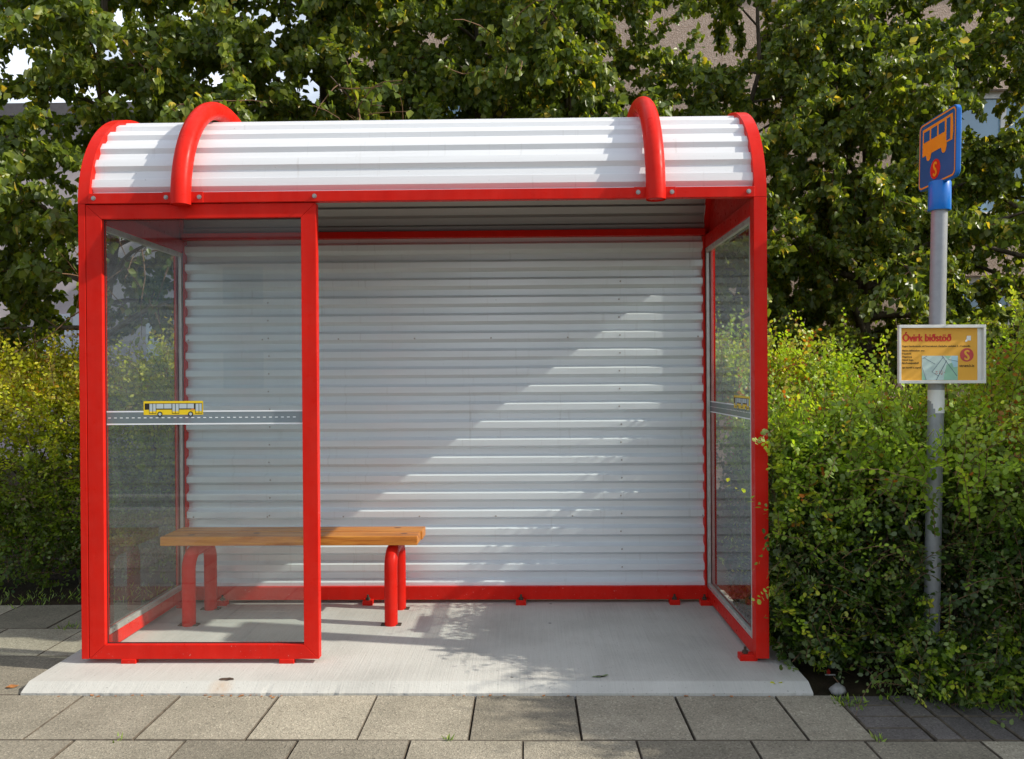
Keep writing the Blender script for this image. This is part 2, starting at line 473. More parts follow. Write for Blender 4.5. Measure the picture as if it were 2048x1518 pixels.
# roof sheet
P = math.pi
s_pts = []
Rm = .466; dep = .016
s = .02; total = P*Rm
prof = [(.02, 0)]
k = 0
while True:
    b = .056 + k*.0985
    if b > total-.05: break
    for ds, r in ((0,0),(.017,1),(.052,1),(.061,0)): prof.append((b+ds, r))
    k += 1
prof.append((total-.02, 0))
line = []
for (sa, ra), (sb, rb) in zip(prof[:-1], prof[1:]):
    for q in range(3):
        t = q/3; s = sa+(sb-sa)*t; r = Rm + dep*(ra+(rb-ra)*t)
        line.append((YC - r*math.cos(s/Rm), ZC + r*math.sin(s/Rm)))
line.append((YC + Rm*math.cos(.02/Rm), ZC + Rm*math.sin(.02/Rm)))
mb = MB()
for a, b in zip(line[:-1], line[1:]):
    for i in range(6):
        xa = -1.898+(2.885)*i/6; xb = -1.898+2.885*(i+1)/6
        mb.face([(xa,a[0],a[1]),(xb,a[0],a[1]),(xb,b[0],b[1]),(xa,b[0],b[1])])
roof = mb.build('roof', ROOFW, sh, weld=True)
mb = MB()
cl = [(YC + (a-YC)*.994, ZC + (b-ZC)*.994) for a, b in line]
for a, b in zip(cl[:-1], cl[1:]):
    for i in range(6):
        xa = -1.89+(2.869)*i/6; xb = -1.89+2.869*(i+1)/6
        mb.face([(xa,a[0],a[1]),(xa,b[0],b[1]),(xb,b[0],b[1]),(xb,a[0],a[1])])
mb.build('ceiling_shade_sheet', CEIL, roof, weld=True)  # extra inner sheet, coloured dark to stand in for shade under the roof

# end arches and gables
for x0, x1, gx in ((XL, -1.891, -1.915), (.983, XR, 1.012)):
    mb = MB()
    oa = arc(.497, 0, P, 40); ia = arc(.462, 0, P, 40)
    for i in range(40):
        for (A, B, fl) in ((oa[i], oa[i+1], 0), (ia[i+1], ia[i], 0)):
            mb.face([(x0,*A),(x1,*A),(x1,*B),(x0,*B)], 0, True)
        mb.face([(x0,*oa[i]),(x0,*oa[i+1]),(x0,*ia[i+1]),(x0,*ia[i])])
        mb.face([(x1,*oa[i]),(x1,*ia[i]),(x1,*ia[i+1]),(x1,*oa[i+1])])
    for A, B in ((oa[0], ia[0]), (ia[-1], oa[-1])):
        mb.face([(x0,*A),(x1,*A),(x1,*B),(x0,*B)])
    a_ = mb.build('end_arch', RED, sh, weld=True)
    for p in a_.data.polygons: p.use_smooth = True
    a_.data.set_sharp_from_angle(angle=math.radians(42))
    pts = arc(.463, 0, P, 30)
    MB().prism(pts, 0, gx-.004, gx+.004).build('gable_panel', RED, a_)

def bolt_mesh(r=.0065, h=.006):
    mb = MB()
    hexa = [(r*math.cos(P/3*i+.2), r*math.sin(P/3*i+.2)) for i in range(6)]
    mb.prism(hexa, 1, -h, 0)
    rr = [(r*1.5*math.cos(2*P*i/14), r*1.5*math.sin(2*P*i/14)) for i in range(14)]
    mb.prism(rr, 1, -.002, .001)
    return mb
BOLT = bolt_mesh().build('bolt', STEEL)
def put(proto, loc, parent, state={}):
    first = proto.name not in state
    if first:
        state[proto.name] = 1; o = proto
    else:
        o = proto.copy(); COL.objects.link(o)
    o.parent = None; o.location = loc
    return adopt(o, parent)

beam = MB().box(-1.889, .981, 3.431, 3.467, 2.032, 2.077).build('front_beam', RED, sh, bevel=.002)
for x in (-1.865, -.905, .955): put(BOLT, (x, 3.430, 2.055), beam)
MB().box(-1.889, .981, 4.37, 4.44, 2.037, 2.072).build('back_beam', RED, sh, bevel=.002)

# red pipe hoops over the roof
def hoop(x):
    Rh, rt = .533, .042
    pts = [(x, YC-Rh, 2.018)] + [(x, a, b) for a, b in arc(Rh, 0, P, 36)] + [(x, YC+Rh, 2.018)]
    mb = MB().tube(pts, rt, 20, caps=False)
    pts2 = [(x, YC-Rh, 2.018), (x, YC-Rh, 2.06)]
    mb.tube(pts2[::1], .0385, 20, caps=False)
    # recessed end disc
    n = 20
    mb.face([(x+.041*math.cos(2*P*i/n), YC-Rh+.041*math.sin(2*P*i/n), 2.0225) for i in range(n)])
    mb.face([(x+.041*math.cos(2*P*i/n), YC+Rh+.041*math.sin(2*P*i/n), 2.0225) for i in range(n)])
    h = mb.build('roof_hoop', RED, sh)
    MB().box(x-.088, x+.088, 3.4265, 3.4312, 2.031, 2.078).build('flange', RED, h, bevel=.0015)
    for dx in (-.072, .072): put(BOLT, (x+dx, 3.426, 2.055), h)
    return h
hoop(-1.475); hoop(.556)

# corrugated back wall
per = .0976; WD = .034
line = [(YB+WD, .10)]
z = 1.902 - per*19
while z < 2.03:
    # upward: valley, ridge bottom slope, ridge, ridge top slope
    for zz, y in ((z-.050, YB+WD), (z-.032, YB), (z, YB), (z+.0165, YB+WD)):
        if .10 < zz < 2.05: line.append((y, zz))
    z += per
line.append((YB+WD, 2.05))
mb = MB()
for (xs0, xs1, off) in ((-1.878, .545, -.0012), (.53, .969, .0006)):
    for a, b in zip(line[:-1], line[1:]):
        for i in range(4):
            xa = xs0+(xs1-xs0)*i/4; xb = xs0+(xs1-xs0)*(i+1)/4
            mb.face([(xa,a[0]+off,a[1]),(xb,a[0]+off,a[1]),(xb,b[0]+off,b[1]),(xa,b[0]+off,b[1])])
wall = mb.build('back_wall', WALLW, sh, weld=True)
mbs = MB()
n = 8
for i in range(n):
    a, b = 2*P*i/n, 2*P*(i+1)/n
    mbs.face([(0,-.0035,0),(.002*math.cos(a),-.003,.002*math.sin(a)),(.002*math.cos(b),-.003,.002*math.sin(b))])
    mbs.face([(.002*math.cos(a),-.003,.002*math.sin(a)),(.0048*math.cos(a),0,.0048*math.sin(a)),(.0048*math.cos(b),0,.0048*math.sin(b)),(.002*math.cos(b),-.003,.002*math.sin(b))])
SCREW = mbs.build('screw', STEEL, weld=True)
for i in range(1, 19):
    put(SCREW, (.515+random.uniform(-.006,.006), YB-.0018, 1.902-per*i+.082-per), wall) if i < 18 else None
for x in (-1.86, -1.45, -1.03, -.61, -.19, .23, .94):
    put(SCREW, (x, YB-.0018, 1.485), wall); put(SCREW, (x+.02, YB-.0018, .508), wall)
for x in (-1.415,):
    for i in range(2, 16): put(SCREW, (x+random.uniform(-.004,.004), YB-.0018, 1.902-per*i-.02), wall)

rail = MB().box(-1.886, .979, 4.36, 4.425, ZB, .127).build('bottom_rail', RED, sh, bevel=.002)
def foot(x, y, w, d, parent, z0=.034, z1=.062, nut=True, nm='anchor_foot'):
    f = MB().box(x-w/2, x+w/2, y-d/2, y+d/2, z0, z1).build(nm, RED, parent, bevel=.003)
    return f
def nut_on(x, y, z, parent):
    mb = MB()
    n = 6
    mb.prism([(x+.013*math.cos(P/3*i), y+.013*math.sin(P/3*i)) for i in range(n)], 2, z, z+.012)
    mb.tube([(x,y,z+.011),(x,y,z+.028)], .006, 8)
    return mb.build('anchor_nut', RUST, parent)
for x in (-1.665, -.868, -.035, .795):
    foot(x, 4.34, .055, .045, rail); nut_on(x, 4.336, .062, rail)

# side frames with glass
def side(xo, xi, left):
    """xo outer, xi inner face of the red frame"""
    x0, x1 = min(xo, xi), max(xo, xi)
    yf = YF+.041 if left else YF
    mb = MB()
    mb.box(x0, x1, yf, YF+.10 if left else YF+.06, ZB, 2.034)
    if left: mb.box(XL, -1.9095, YF, YF+.041, ZB, 2.034)
    mb.box(x0, x1, 4.385, 4.435, ZB, 2.034)
    sx0, sx1 = (-1.8855, -1.8775) if left else (.9685, .9785)
    mb.box(sx0, sx1, 4.374, 4.434, .128, 2.033)
    ya = YF+.10 if left else YF+.06
    mb.box(x0, x1, ya, 4.385, ZB, ZB+.062)
    mb.box(x0, x1, ya, 4.385, 1.965, 2.034)
    fr = mb.build('side_frame', RED, sh, bevel=.002)
    s = 1 if left else -1
    gx = xi - s*.022
    y0, y1, z0, z1 = ya, 4.385, ZB+.062, 1.965
    MB().face([(gx,y0,z0),(gx,y1,z0),(gx,y1,z1),(gx,y0,z1)]).build('pane', GLASS, fr)
    # aluminium glazing bead on the inner side
    w = .026; bx0, bx1 = sorted((gx + s*.002, xi - s*.003))
    tb = MB()
    tb.box(bx0,bx1,y0,y1,z0,z0+w); tb.box(bx0,bx1,y0,y1,z1-w,z1)
    tb.box(bx0,bx1,y0,y0+w,z0+w,z1-w); tb.box(bx0,bx1,y1-w,y1,z0+w,z1-w)
    tr = tb.build('glazing_bead', ALU, fr, bevel=.0015)
    # red outer lip seen through the glass
    lb = MB(); ox0, ox1 = sorted((gx - s*.003, gx - s*.012))
    lb.box(ox0,ox1,y1-.045,y1,z0,z1); lb.box(ox0,ox1,y0,y0+.02,z0,z1); lb.box(ox0,ox1,y0+.02,y1-.045,z0,z0+.02)
    lb.build('outer_bead', RED, fr)
    # bead screws
    for zz in (.2,.5,.75,1.0,1.3,1.6,1.85):
        c = SCREW.copy(); COL.objects.link(c); c.parent = None
        c.location = (xi - s*.003, y1-.013, zz); c.rotation_euler = (0,0,P/2*s); c.scale = (.8,.8,.8); adopt(c, fr)
    for zz, ys in ((z0+.013, (3.62,3.75,3.95,4.15,4.3)), (z1-.013, (3.62,3.8,4.0,4.2,4.32))):
        for y in ys:
            c = SCREW.copy(); COL.objects.link(c); c.parent = None
            c.location = (xi - s*.003, y, zz); c.rotation_euler = (0,0,P/2*s); c.scale = (.8,.8,.8); adopt(c, fr)
    return fr, gx
frL, gxL = side(XL, -1.886, True)
frR, gxR = side(XR, .979, False)
foot(.955, YF+.05, .075, .05, frR); nut_on(.945, YF+.05, .062, frR)
foot(.965, 4.33, .07, .05, frR); nut_on(.955, 4.33, .062, frR)
foot(-1.86, 4.3, .07, .05, frL); foot(-1.86, 3.56, .07, .05, frL)

# front glass panel
px0, px1, pz1 = -1.907, -.903, 2.0295
mb = MB()
def mitre(a, b, c, d, y0=YF, y1=YF+.04):
    mb.prism([a,b,c,d], 1, y0, y1)
iw0, iw1, it, ib = .069, .066, .062, .062
gp = .0006
O = [(px0,ZB),(px1,ZB),(px1,pz1),(px0,pz1)]
I = [(px0+iw0,ZB+ib),(px1-iw1,ZB+ib),(px1-iw1,pz1-it),(px0+iw0,pz1-it)]
mb.prism([O[0],(O[1][0],O[1][1]),I[1],I[0]],1,YF,YF+.04)
mb.prism([(O[2][0],O[2][1]),(O[3][0],O[3][1]),I[3],I[2]],1,YF,YF+.04)
mb.prism([(O[3][0],O[3][1]-gp),(O[0][0],O[0][1]+gp),(I[0][0],I[0][1]+gp),(I[3][0],I[3][1]-gp)],1,YF+.0005,YF+.0395)
mb.prism([(O[1][0],O[1][1]+gp),(O[2][0],O[2][1]-gp),(I[2][0],I[2][1]-gp),(I[1][0],I[1][1]+gp)],1,YF+.0005,YF+.0395)
ff = mb.build('front_frame', RED, sh, bevel=.0018)
gy = YF+.024
MB().face([(I[0][0],gy,I[0][1]),(I[1][0],gy,I[1][1]),(I[2][0],gy,I[2][1]),(I[3][0],gy,I[3][1])]).build('pane', GLASS, ff)
sb = MB(); q = .004
for (a, b, c, d) in ((I[0][0],I[1][0],I[0][1],I[0][1]+q),(I[0][0],I[1][0],I[2][1]-q,I[2][1]),(I[0][0],I[0][0]+q,I[0][1]+q,I[2][1]-q),(I[1][0]-q,I[1][0],I[0][1]+q,I[2][1]-q)):
    sb.box(a,b,gy-.003,gy-.0005,c,d)
sb.build('glazing_seal', SEAL, ff)
for x in (-1.735, -1.045): foot(x, YF+.012, .066, .03, ff, .034, ZB+.0005)

# printed strip of road with a yellow bus on the glass
def road_sticker(U, parent):
    """U(u, v, layer) -> world point; u along the pane, v up"""
    mb = MB()
    def q(u0,u1,v0,v1,l,mi): mb.face([U(u0,v0,l),U(u1,v0,l),U(u1,v1,l),U(u0,v1,l)], mi)
    return mb, q
def stickers(U, ulen, bus_u, v0, v1, flip, parent):
    mb, q = road_sticker(U, parent)
    q(0, ulen, v0, v1, 1, 0); q(0, ulen, v1-.001, v1+.005, 2, 1); q(0, ulen, v0-.005, v0+.001, 2, 1)
    u = .008; vm = (v0+v1)/2
    while u < ulen-.02:
        q(u, min(u+.0125, ulen), vm-.0018, vm+.0018, 2, 1); u += .0262
    mb.build('road_sticker', [ROADG, LINEW], parent)
    mb, q = road_sticker(U, parent)
    L_, H_ = .262, .06
    b0 = v1-.013
    def B(u0,u1,a,b,l,mi):
        if flip: u0, u1 = 1-u1, 1-u0
        q(bus_u+u0*L_, bus_u+u1*L_, b0+a*H_, b0+b*H_, l, mi)
    B(0,1,0,1.0,3,0)
    B(.02,.985,.38,.84,4,2)
    for a, b in ((.215,.335),(.345,.47),(.60,.725),(.735,.845)): B(a,b,.46 if a > .2 else .4,.80,5,3)
    for a, b in ((.10,.15),(.16,.205),(.485,.53),(.54,.59),(.875,.925),(.935,.975)):
        B(a-.008,b+.008,.08,.84,4.5,2); B(a,b,.12,.80,5,3); B(a,b,.12,.26,5.5,0)
    B(.80,.85,.33,.44,5.5,4)
    for c in (.275,.79):
        cu = 1-c if flip else c
        for r, l, mi in ((.0115,6,2),(.0065,7,3)):
            mb.face([U(bus_u+cu*L_+r*math.cos(2*P*i/16), b0+.003+r*math.sin(2*P*i/16), l) for i in range(16)], mi)
    mb.build('bus_sticker', [YELLOW, LINEW, INK, BUSGL, ORNG2], parent)
stickers(lambda u,v,l: (I[0][0]+.002+u, gy-.0006-l*.00025, v), I[1][0]-I[0][0]-.004, .165, 1.077, 1.128, False, ff)
yR0 = YF+.062
stickers(lambda u,v,l: (gxR-.0006-l*.00025, yR0+u, v), 4.383-yR0, .10, 1.077, 1.128, True, frR)

# ------------------------------------------------------------------ bench
bench = empty('wooden_bench', (-1.18, 4.14, .0355), 'low bench of two varnished pine boards on red bent pipe legs inside the shelter', 'bench')
ZS = .478
for y0, y1, x0, x1 in ((3.985, 4.112, -1.845, -.548), (4.122, 4.25, -1.845, -.540)):
    MB().box(x0, x1, y0, y1, ZS-.046, ZS).build('seat_board', WOOD, bench, bevel=.004)
for x in (-1.70, -.682):
    r = .033; Rb = .085
    ya, yb = 3.985, 4.262; zt = ZS-.046-r-.003
    pts = [(x,ya,.034),(x,ya,zt-Rb)]
    pts += [(x, ya+Rb-Rb*math.cos(t), zt-Rb+Rb*math.sin(t)) for t in [P/2*i/7 for i in range(1,8)]]
    pts += [(x, yb-Rb+Rb*math.sin(t), zt-Rb+Rb*math.cos(t)) for t in [P/2*i/7 for i in range(0,8)]]
    pts += [(x,yb,.034)]
    lg = MB().tube(pts, r, 18).build('leg', RED, bench)
    for y in (ya, yb):
        MB().box(x-.05, x+.05, y-.02, y+.02, .0345, .040).build('foot_plate', RUST, lg)

# ------------------------------------------------------------------ bus stop pole, sign head and notice board
LEAN = math.tan(math.radians(1.35))
def pole_x(z): return 1.665 + LEAN*z
PY = 3.335
stop = empty('bus_stop_sign', (pole_x(0), PY, 0), 'leaning galvanised pole with blue and orange bus sign above a framed amber notice', 'bus stop sign')
pl = MB().tube([(pole_x(-.1),PY,-.1),(pole_x(.7),PY,.7),(pole_x(1.4),PY,1.4),(pole_x(1.97),PY,1.97)], .031, 24).build('pole', GALV, stop)
sl = MB()
zs = [(1.944,.0425),(1.947,.0438),(2.060,.0425),(2.064,.040)]
sl.tube([(pole_x(z_),PY,z_) for z_,_ in zs], [r for _,r in zs], 24)
slv = sl.build('sleeve', SLEEVE, stop)
# sign head: rounded rectangle in the plane facing -X, turned slightly
def rrect(w, h, r, n=6):
    pts = []
    for cx, cy, a0 in ((w/2-r,h/2-r,0),(-w/2+r,h/2-r,P/2),(-w/2+r,-h/2+r,P),(w/2-r,-h/2+r,3*P/2)):
        for i in range(n+1):
            a = a0+P/2*i/n; pts.append((cx+r*math.cos(a), cy+r*math.sin(a)))
    return pts
SGC = Vector((pole_x(2.2)+.008, 3.35, 2.199))
rot = Matrix.Rotation(math.radians(0.0), 3, 'Z') @ Matrix.Rotation(LEAN, 3, 'Y')
UV = Vector((0,-1,0)); VV = Vector((0,0,1)); WV = Vector((-1,0,0))   # u to the near side, v up, w out of the face
def SG(u, v, w=0): return SGC + rot @ (UV*u + VV*v + WV*w)
SW, SH = .305, .288
mb = MB()
levels = [(.985,-.004),(1.0,-.0015),(1.0,.0135),(.99,.0155)]
base = rrect(SW, SH, .026)
n0 = len(base)
for sc_, w in levels: mb.v += [tuple(SG(u*sc_, v*sc_, w)) for u, v in base]
for li in range(len(levels)-1):
    for i in range(n0):
        j = (i+1) % n0
        mb.f.append((li*n0+i, li*n0+j, (li+1)*n0+j, (li+1)*n0+i)); mb.m.append(1); mb.s.append(True)
mb.f.append(tuple(reversed(range(n0)))); mb.m.append(1); mb.s.append(False)
mb.f.append(tuple(range((len(levels)-1)*n0, len(levels)*n0))); mb.m.append(0); mb.s.append(False)
head = mb.build('sign_head', [BLUE, SLEEVE], stop)
W0 = .0163
mb = MB()
a = rrect(SW*.955, SH*.955, .022); b = rrect(SW*.955-.013, SH*.955-.013, .017)
for i in range(len(a)):
    j = (i+1) % len(a)
    mb.face([SG(*a[i],W0),SG(*a[j],W0),SG(*b[j],W0),SG(*b[i],W0)])
mb.build('sign_border', ORANGE, head)
mb = MB()
def su(u): return (u-.5)*SW
def sv(v): return (v-.5)*SH
def sq(u0,u1,v0,v1,w,mi=0): mb.face([SG(su(u0),sv(v0),w),SG(su(u1),sv(v0),w),SG(su(u1),sv(v1),w),SG(su(u0),sv(v1),w)], mi)
mb.face([SG(su(u),sv(v),W0) for u, v in ((.11,.50),(.76,.50),(.76,.53),(.90,.53),(.915,.62),(.915,.74),(.90,.90),(.11,.90))])
for c, w_ in ((.285,.058),(.69,.058)):
    mb.face([SG(su(c-w_-.02),sv(.505),W0+.0002)]+[SG(su(c)+w_*SW*math.cos(t), sv(.46)+.055*SH*math.sin(t), W0+.0002) for t in [P+P*i/10 for i in range(11)]]+[SG(su(c+w_+.02),sv(.505),W0+.0002)])
for u0, u1 in ((.145,.305),(.345,.505),(.545,.705)): sq(u0,u1,.70,.855,W0+.0005,1)
sq(.75,.845,.555,.865,W0+.0005,1)
mb.build('bus_symbol', [ORANGE, BLUE], head)
mb = MB()
lc = (su(.47), sv(.235)); 
mb.face([SG(lc[0]+.041*math.cos(2*P*i/32), lc[1]+.041*math.sin(2*P*i/32), W0) for i in range(32)])
disc = mb.build('logo_disc', LOGORED, head)

def text_obj(name, txt, size, material, xf, parent, embolden=0., sx=1., align='LEFT', fit=None):
    """xf(x, y, dw) -> world point of the lettering plane; heavier strokes come from overlaid copies"""
    cu = bpy.data.curves.new(name, 'FONT'); cu.body = txt; cu.size = size; cu.align_x = align; cu.resolution_u = 3
    to = bpy.data.objects.new(name+'_tmp', cu); COL.objects.link(to)
    bpy.context.view_layer.update()
    src = bpy.data.meshes.new_from_object(to)
    bpy.data.objects.remove(to)
    xs_ = [v.co.x for v in src.vertices]
    if fit: sx = fit/(max(xs_)-min(xs_))
    mb = MB()
    shifts = [(0,0)] if embolden <= 0 else [(-embolden,0),(0,0),(embolden,0),(0,embolden*.5),(0,-embolden*.5)]
    for k_, (dx, dy) in enumerate(shifts):
        n_ = len(mb.v)
        mb.v += [tuple(xf(v.co.x*sx+dx, v.co.y+dy, k_*.00004)) for v in src.vertices]
        for p in src.polygons:
            mb.f.append(tuple(n_+i for i in p.vertices)); mb.m.append(0); mb.s.append(False)
    bpy.data.meshes.remove(src)
    return mb.build(name, material, parent)
text_obj('logo_letter', 'S', .084, ORANGE, lambda x,y,d: SG(lc[0]+x, lc[1]-.029+y, W0+.0012+d), head, .0035, .8, 'CENTER')

# notice board
bx0, bx1, bz0, bz1 = 1.515, 1.865, 1.232, 1.470
by = PY-.031-.018
T = Matrix.Rotation(math.radians(.25), 3, 'Y')
BC = Vector(((bx0+bx1)/2, 0, (bz0+bz1)/2))
def NB(x, y, w): 
    """x, y from the board centre, w towards the viewer (-Y)"""
    p = T @ Vector((x,0,y)); return Vector((BC.x+p.x, by-w, BC.z+p.z))
bw, bh = (bx1-bx0)/2, (bz1-bz0)/2
mb = MB()
def nbox(x0,x1,y0,y1,w0,w1,mi=0):
    n = len(mb.v)
    for w in (w1,w0):
        mb.v += [tuple(NB(x0,y0,w)),tuple(NB(x1,y0,w)),tuple(NB(x1,y1,w)),tuple(NB(x0,y1,w))]
    for q_ in ((0,1,2,3),(7,6,5,4),(0,4,5,1),(1,5,6,2),(2,6,7,3),(3,7,4,0)):
        mb.f.append(tuple(n+i for i in q_)); mb.m.append(mi); mb.s.append(False)
fw = .0125
nbox(-bw,bw,bh-fw,bh,-.006,.012); nbox(-bw,bw,-bh,-bh+fw,-.006,.012)
nbox(-bw,-bw+.0095,-bh+fw,bh-fw,-.006,.0115); nbox(bw-.0095,bw,-bh+fw,bh-fw,-.006,.0115)
nbox(-bw+.0095,bw-.0095,-bh+fw,bh-fw,-.006,-.001)
board = mb.build('notice_board', FRAMEW, stop, bevel=.0012)
mb = MB().tube([(pole_x(1.35),PY,1.30),(pole_x(1.35),PY,1.33)], .034, 20)
mb.box(pole_x(1.35)-.02, pole_x(1.35)+.02, by+.003, PY-.02, 1.3, 1.33); mb.build('clamp', GALV, board)
mb = MB(); xa, xb, ya_, yb_ = -bw+.0098, bw-.029, -bh+fw, bh-fw
mb.face([NB(xa,ya_,.0),NB(xb,ya_,.0),NB(xb,yb_,.0),NB(xa,yb_,.0)])
mb.build('poster', POSTER, board)
pw, ph = xb-xa, yb_-ya_
def PP(fx, fy, w=.0008): return NB(xa+fx*pw, yb_-fy*ph, w)      # fractions of the poster, y downward
def ptext(name, txt, fx, fy, size, m, emb=0., sx=1., al='LEFT', fit=None):
    return text_obj(name, txt, size, m, lambda x,y,d: NB(xa+fx*pw+x, yb_-fy*ph+y, .0008+d), board, emb, sx, al, fit and fit*pw)
ptext('title', 'Óvirk biðstöð', .027, .252, .043, TITLER, .0019, .70, fit=.625)
ls = .0098
for txt, fy, fw_ in (('Vegna framkvæmda við Snorrabraut. Áætlaður verktími 2 - 4 mánuðir.', .36, .89), ('Næstu biðstöðvar eru:', .445, .29), ('Háskóli', .503, .115), ('Hagatorg', .562, .125), ('Hótel Saga', .622, .145), ('Þjóðminjasafnið', .682, .215), ('Sjá kortið á mynd', .77, .24)):
    ptext('text_line', txt, .022, fy, ls, INK, .0003, .80, fit=fw_)
ptext('web_address', 'strætó.is', .862, .745, .0165, INK, .0003, .66, 'CENTER', fit=.19)
mb = MB()
def pq(pts, w, mi): mb.face([PP(x,y,w) for x,y in reversed(pts)], mi)
pq([(.28,.53),(.745,.53),(.745,.995),(.28,.995)], .0006, 0)
pq([(.60,.70),(.745,.62),(.745,.995),(.56,.995),(.58,.82)], .0008, 1)
pq([(.57,.53),(.66,.53),(.62,.60)], .0008, 1)
pq([(.28,.80),(.335,.995),(.28,.995)], .0008, 1)
pq([(.67,.53),(.745,.53),(.745,.74),(.69,.75),(.66,.62)], .0009, 2)
def ln(a, b, w, mi=3):
    d = Vector((b[0]-a[0], (b[1]-a[1])*ph/pw)); nv = Vector((-d.y, d.x)).normalized()*w
    nv = (nv.x, nv.y*pw/ph)
    pq([(a[0]-nv[0],a[1]-nv[1]),(b[0]-nv[0],b[1]-nv[1]),(b[0]+nv[0],b[1]+nv[1]),(a[0]+nv[0],a[1]+nv[1])], .0011, mi)
for a, b, w in (((.54,.53),(.735,.92),.004),((.60,.62),(.465,.995),.004),((.56,.55),(.41,.84),.003),((.41,.84),(.50,.92),.0025),((.285,.59),(.345,.535),.003),((.31,.57),(.45,.69),.003),((.285,.76),(.335,.99),.003),((.62,.60),(.745,.64),.0025)): ln(a, b, w)
for i in range(16):
    x, y = random.uniform(.44,.58), random.uniform(.82,.9); ln((x,y),(x+.012,y-.004),.003,4)
mb.build('map_print', [MAPB, MAPG, MAPW, MAPL, MAPR], board)
mb = MB(); cx, cy, rr = xa+.862*pw, yb_-.515*ph, .0275
mb.face([NB(cx+rr*math.cos(2*P*i/32), cy+rr*math.sin(2*P*i/32), .0008) for i in range(32)])
mb.build('logo_disc', MAPR, board)
mb = MB(); mb.face([NB(cx+rr*.80*math.cos(2*P*i/32), cy+rr*.80*math.sin(2*P*i/32), .0007+.0004) for i in range(32)])
text_obj('logo_letter', 'S', .058, POSTER, lambda x,y,d: NB(cx+x, cy-.0205+y, .0013+d), board, .0022, .82, 'CENTER')
mb = MB()
mb.face([PP(x,y,.0008) for x,y in reversed(((.86,.15),(.915,.15),(.915,.24),(.875,.24),(.862,.262),(.84,.262),(.845,.235),(.858,.215)))])
mb.build('torn_sticker', WHITEP, board)
mb = MB()
mb.tube([(pole_x(1.16),PY,1.11),(pole_x(1.21),PY,1.205)], .0316, 24, caps=False); mb.build('pole_label', WHITEP, stop)

# ------------------------------------------------------------------ foliage tools
LEAF6 = np.array([(0,0,0),(.32,.40,.07),(.66,.27,.03),(1,0,-.12),(.66,-.27,.03),(.32,-.40,.07)])   # along, side, normal
LEAFO = np.array([(0,0,0),(.38,.33,.06),(.78,.33,.03),(1,0,-.05),(.78,-.33,.03),(.38,-.33,.06)])
LEAF4 = np.array([(0,0,0),(.55,.30,.05),(1,0,-.05),(.55,-.30,.05)])
def norm(a): return a/np.maximum(np.linalg.norm(a, axis=-1, keepdims=True), 1e-9)
def leaf_mesh(name, pos, d, nrm, size, tint, material, parent, origin, shape=6, width=1.0):
    T_ = {6: LEAF6, 5: LEAFO, 4: LEAF4}[shape]
    d = norm(d); side = norm(np.cross(nrm, d)); nn = np.cross(d, side)
    k = len(T_); n = len(pos)
    sz = size[:,None,None]
    V = pos[:,None,:] + sz*(T_[None,:,0:1]*d[:,None,:] + width*T_[None,:,1:2]*side[:,None,:] + T_[None,:,2:3]*nn[:,None,:])
    V = V.reshape(-1,3) - np.array(origin)
    if shape >= 5: fq = np.array([(0,3,2,1),(0,5,4,3)])
    else: fq = np.array([(0,2,1),(0,3,2)])
    fs = (np.arange(n)[:,None,None]*k + fq[None]).reshape(-1)
    per_ = fq.shape[1]; nf = n*2
    me = bpy.data.meshes.new(name)
    me.vertices.add(n*k); me.vertices.foreach_set('co', V.astype(np.float32).ravel())
    me.loops.add(nf*per_); me.loops.foreach_set('vertex_index', fs.astype(np.int32))
    me.polygons.add(nf)
    me.polygons.foreach_set('loop_start', (np.arange(nf)*per_).astype(np.int32))
    me.polygons.foreach_set('use_smooth', np.ones(nf, dtype=bool))
    a_ = me.attributes.new('tint', 'FLOAT', 'POINT')
    a_.data.foreach_set('value', np.repeat(tint, k).astype(np.float32))
    me.update(calc_edges=True); me.validate()
    me.materials.append(material)
    o = bpy.data.objects.new(name, me); COL.objects.link(o)
    o.location = origin
    return adopt(o, parent) if parent is not None else o

def in_shelter(p, pad=.03):
    x, y, z = p[...,0], p[...,1], p[...,2]
    a = (x > XL-pad) & (x < XR+pad) & (y > 3.3) & (y < 4.44+pad) & (z < ZC)
    r2 = (y-YC)**2 + (z-ZC)**2
    b = (x > XL-pad) & (x < XR+pad) & (z >= ZC) & (r2 < .60**2)
    return a | b

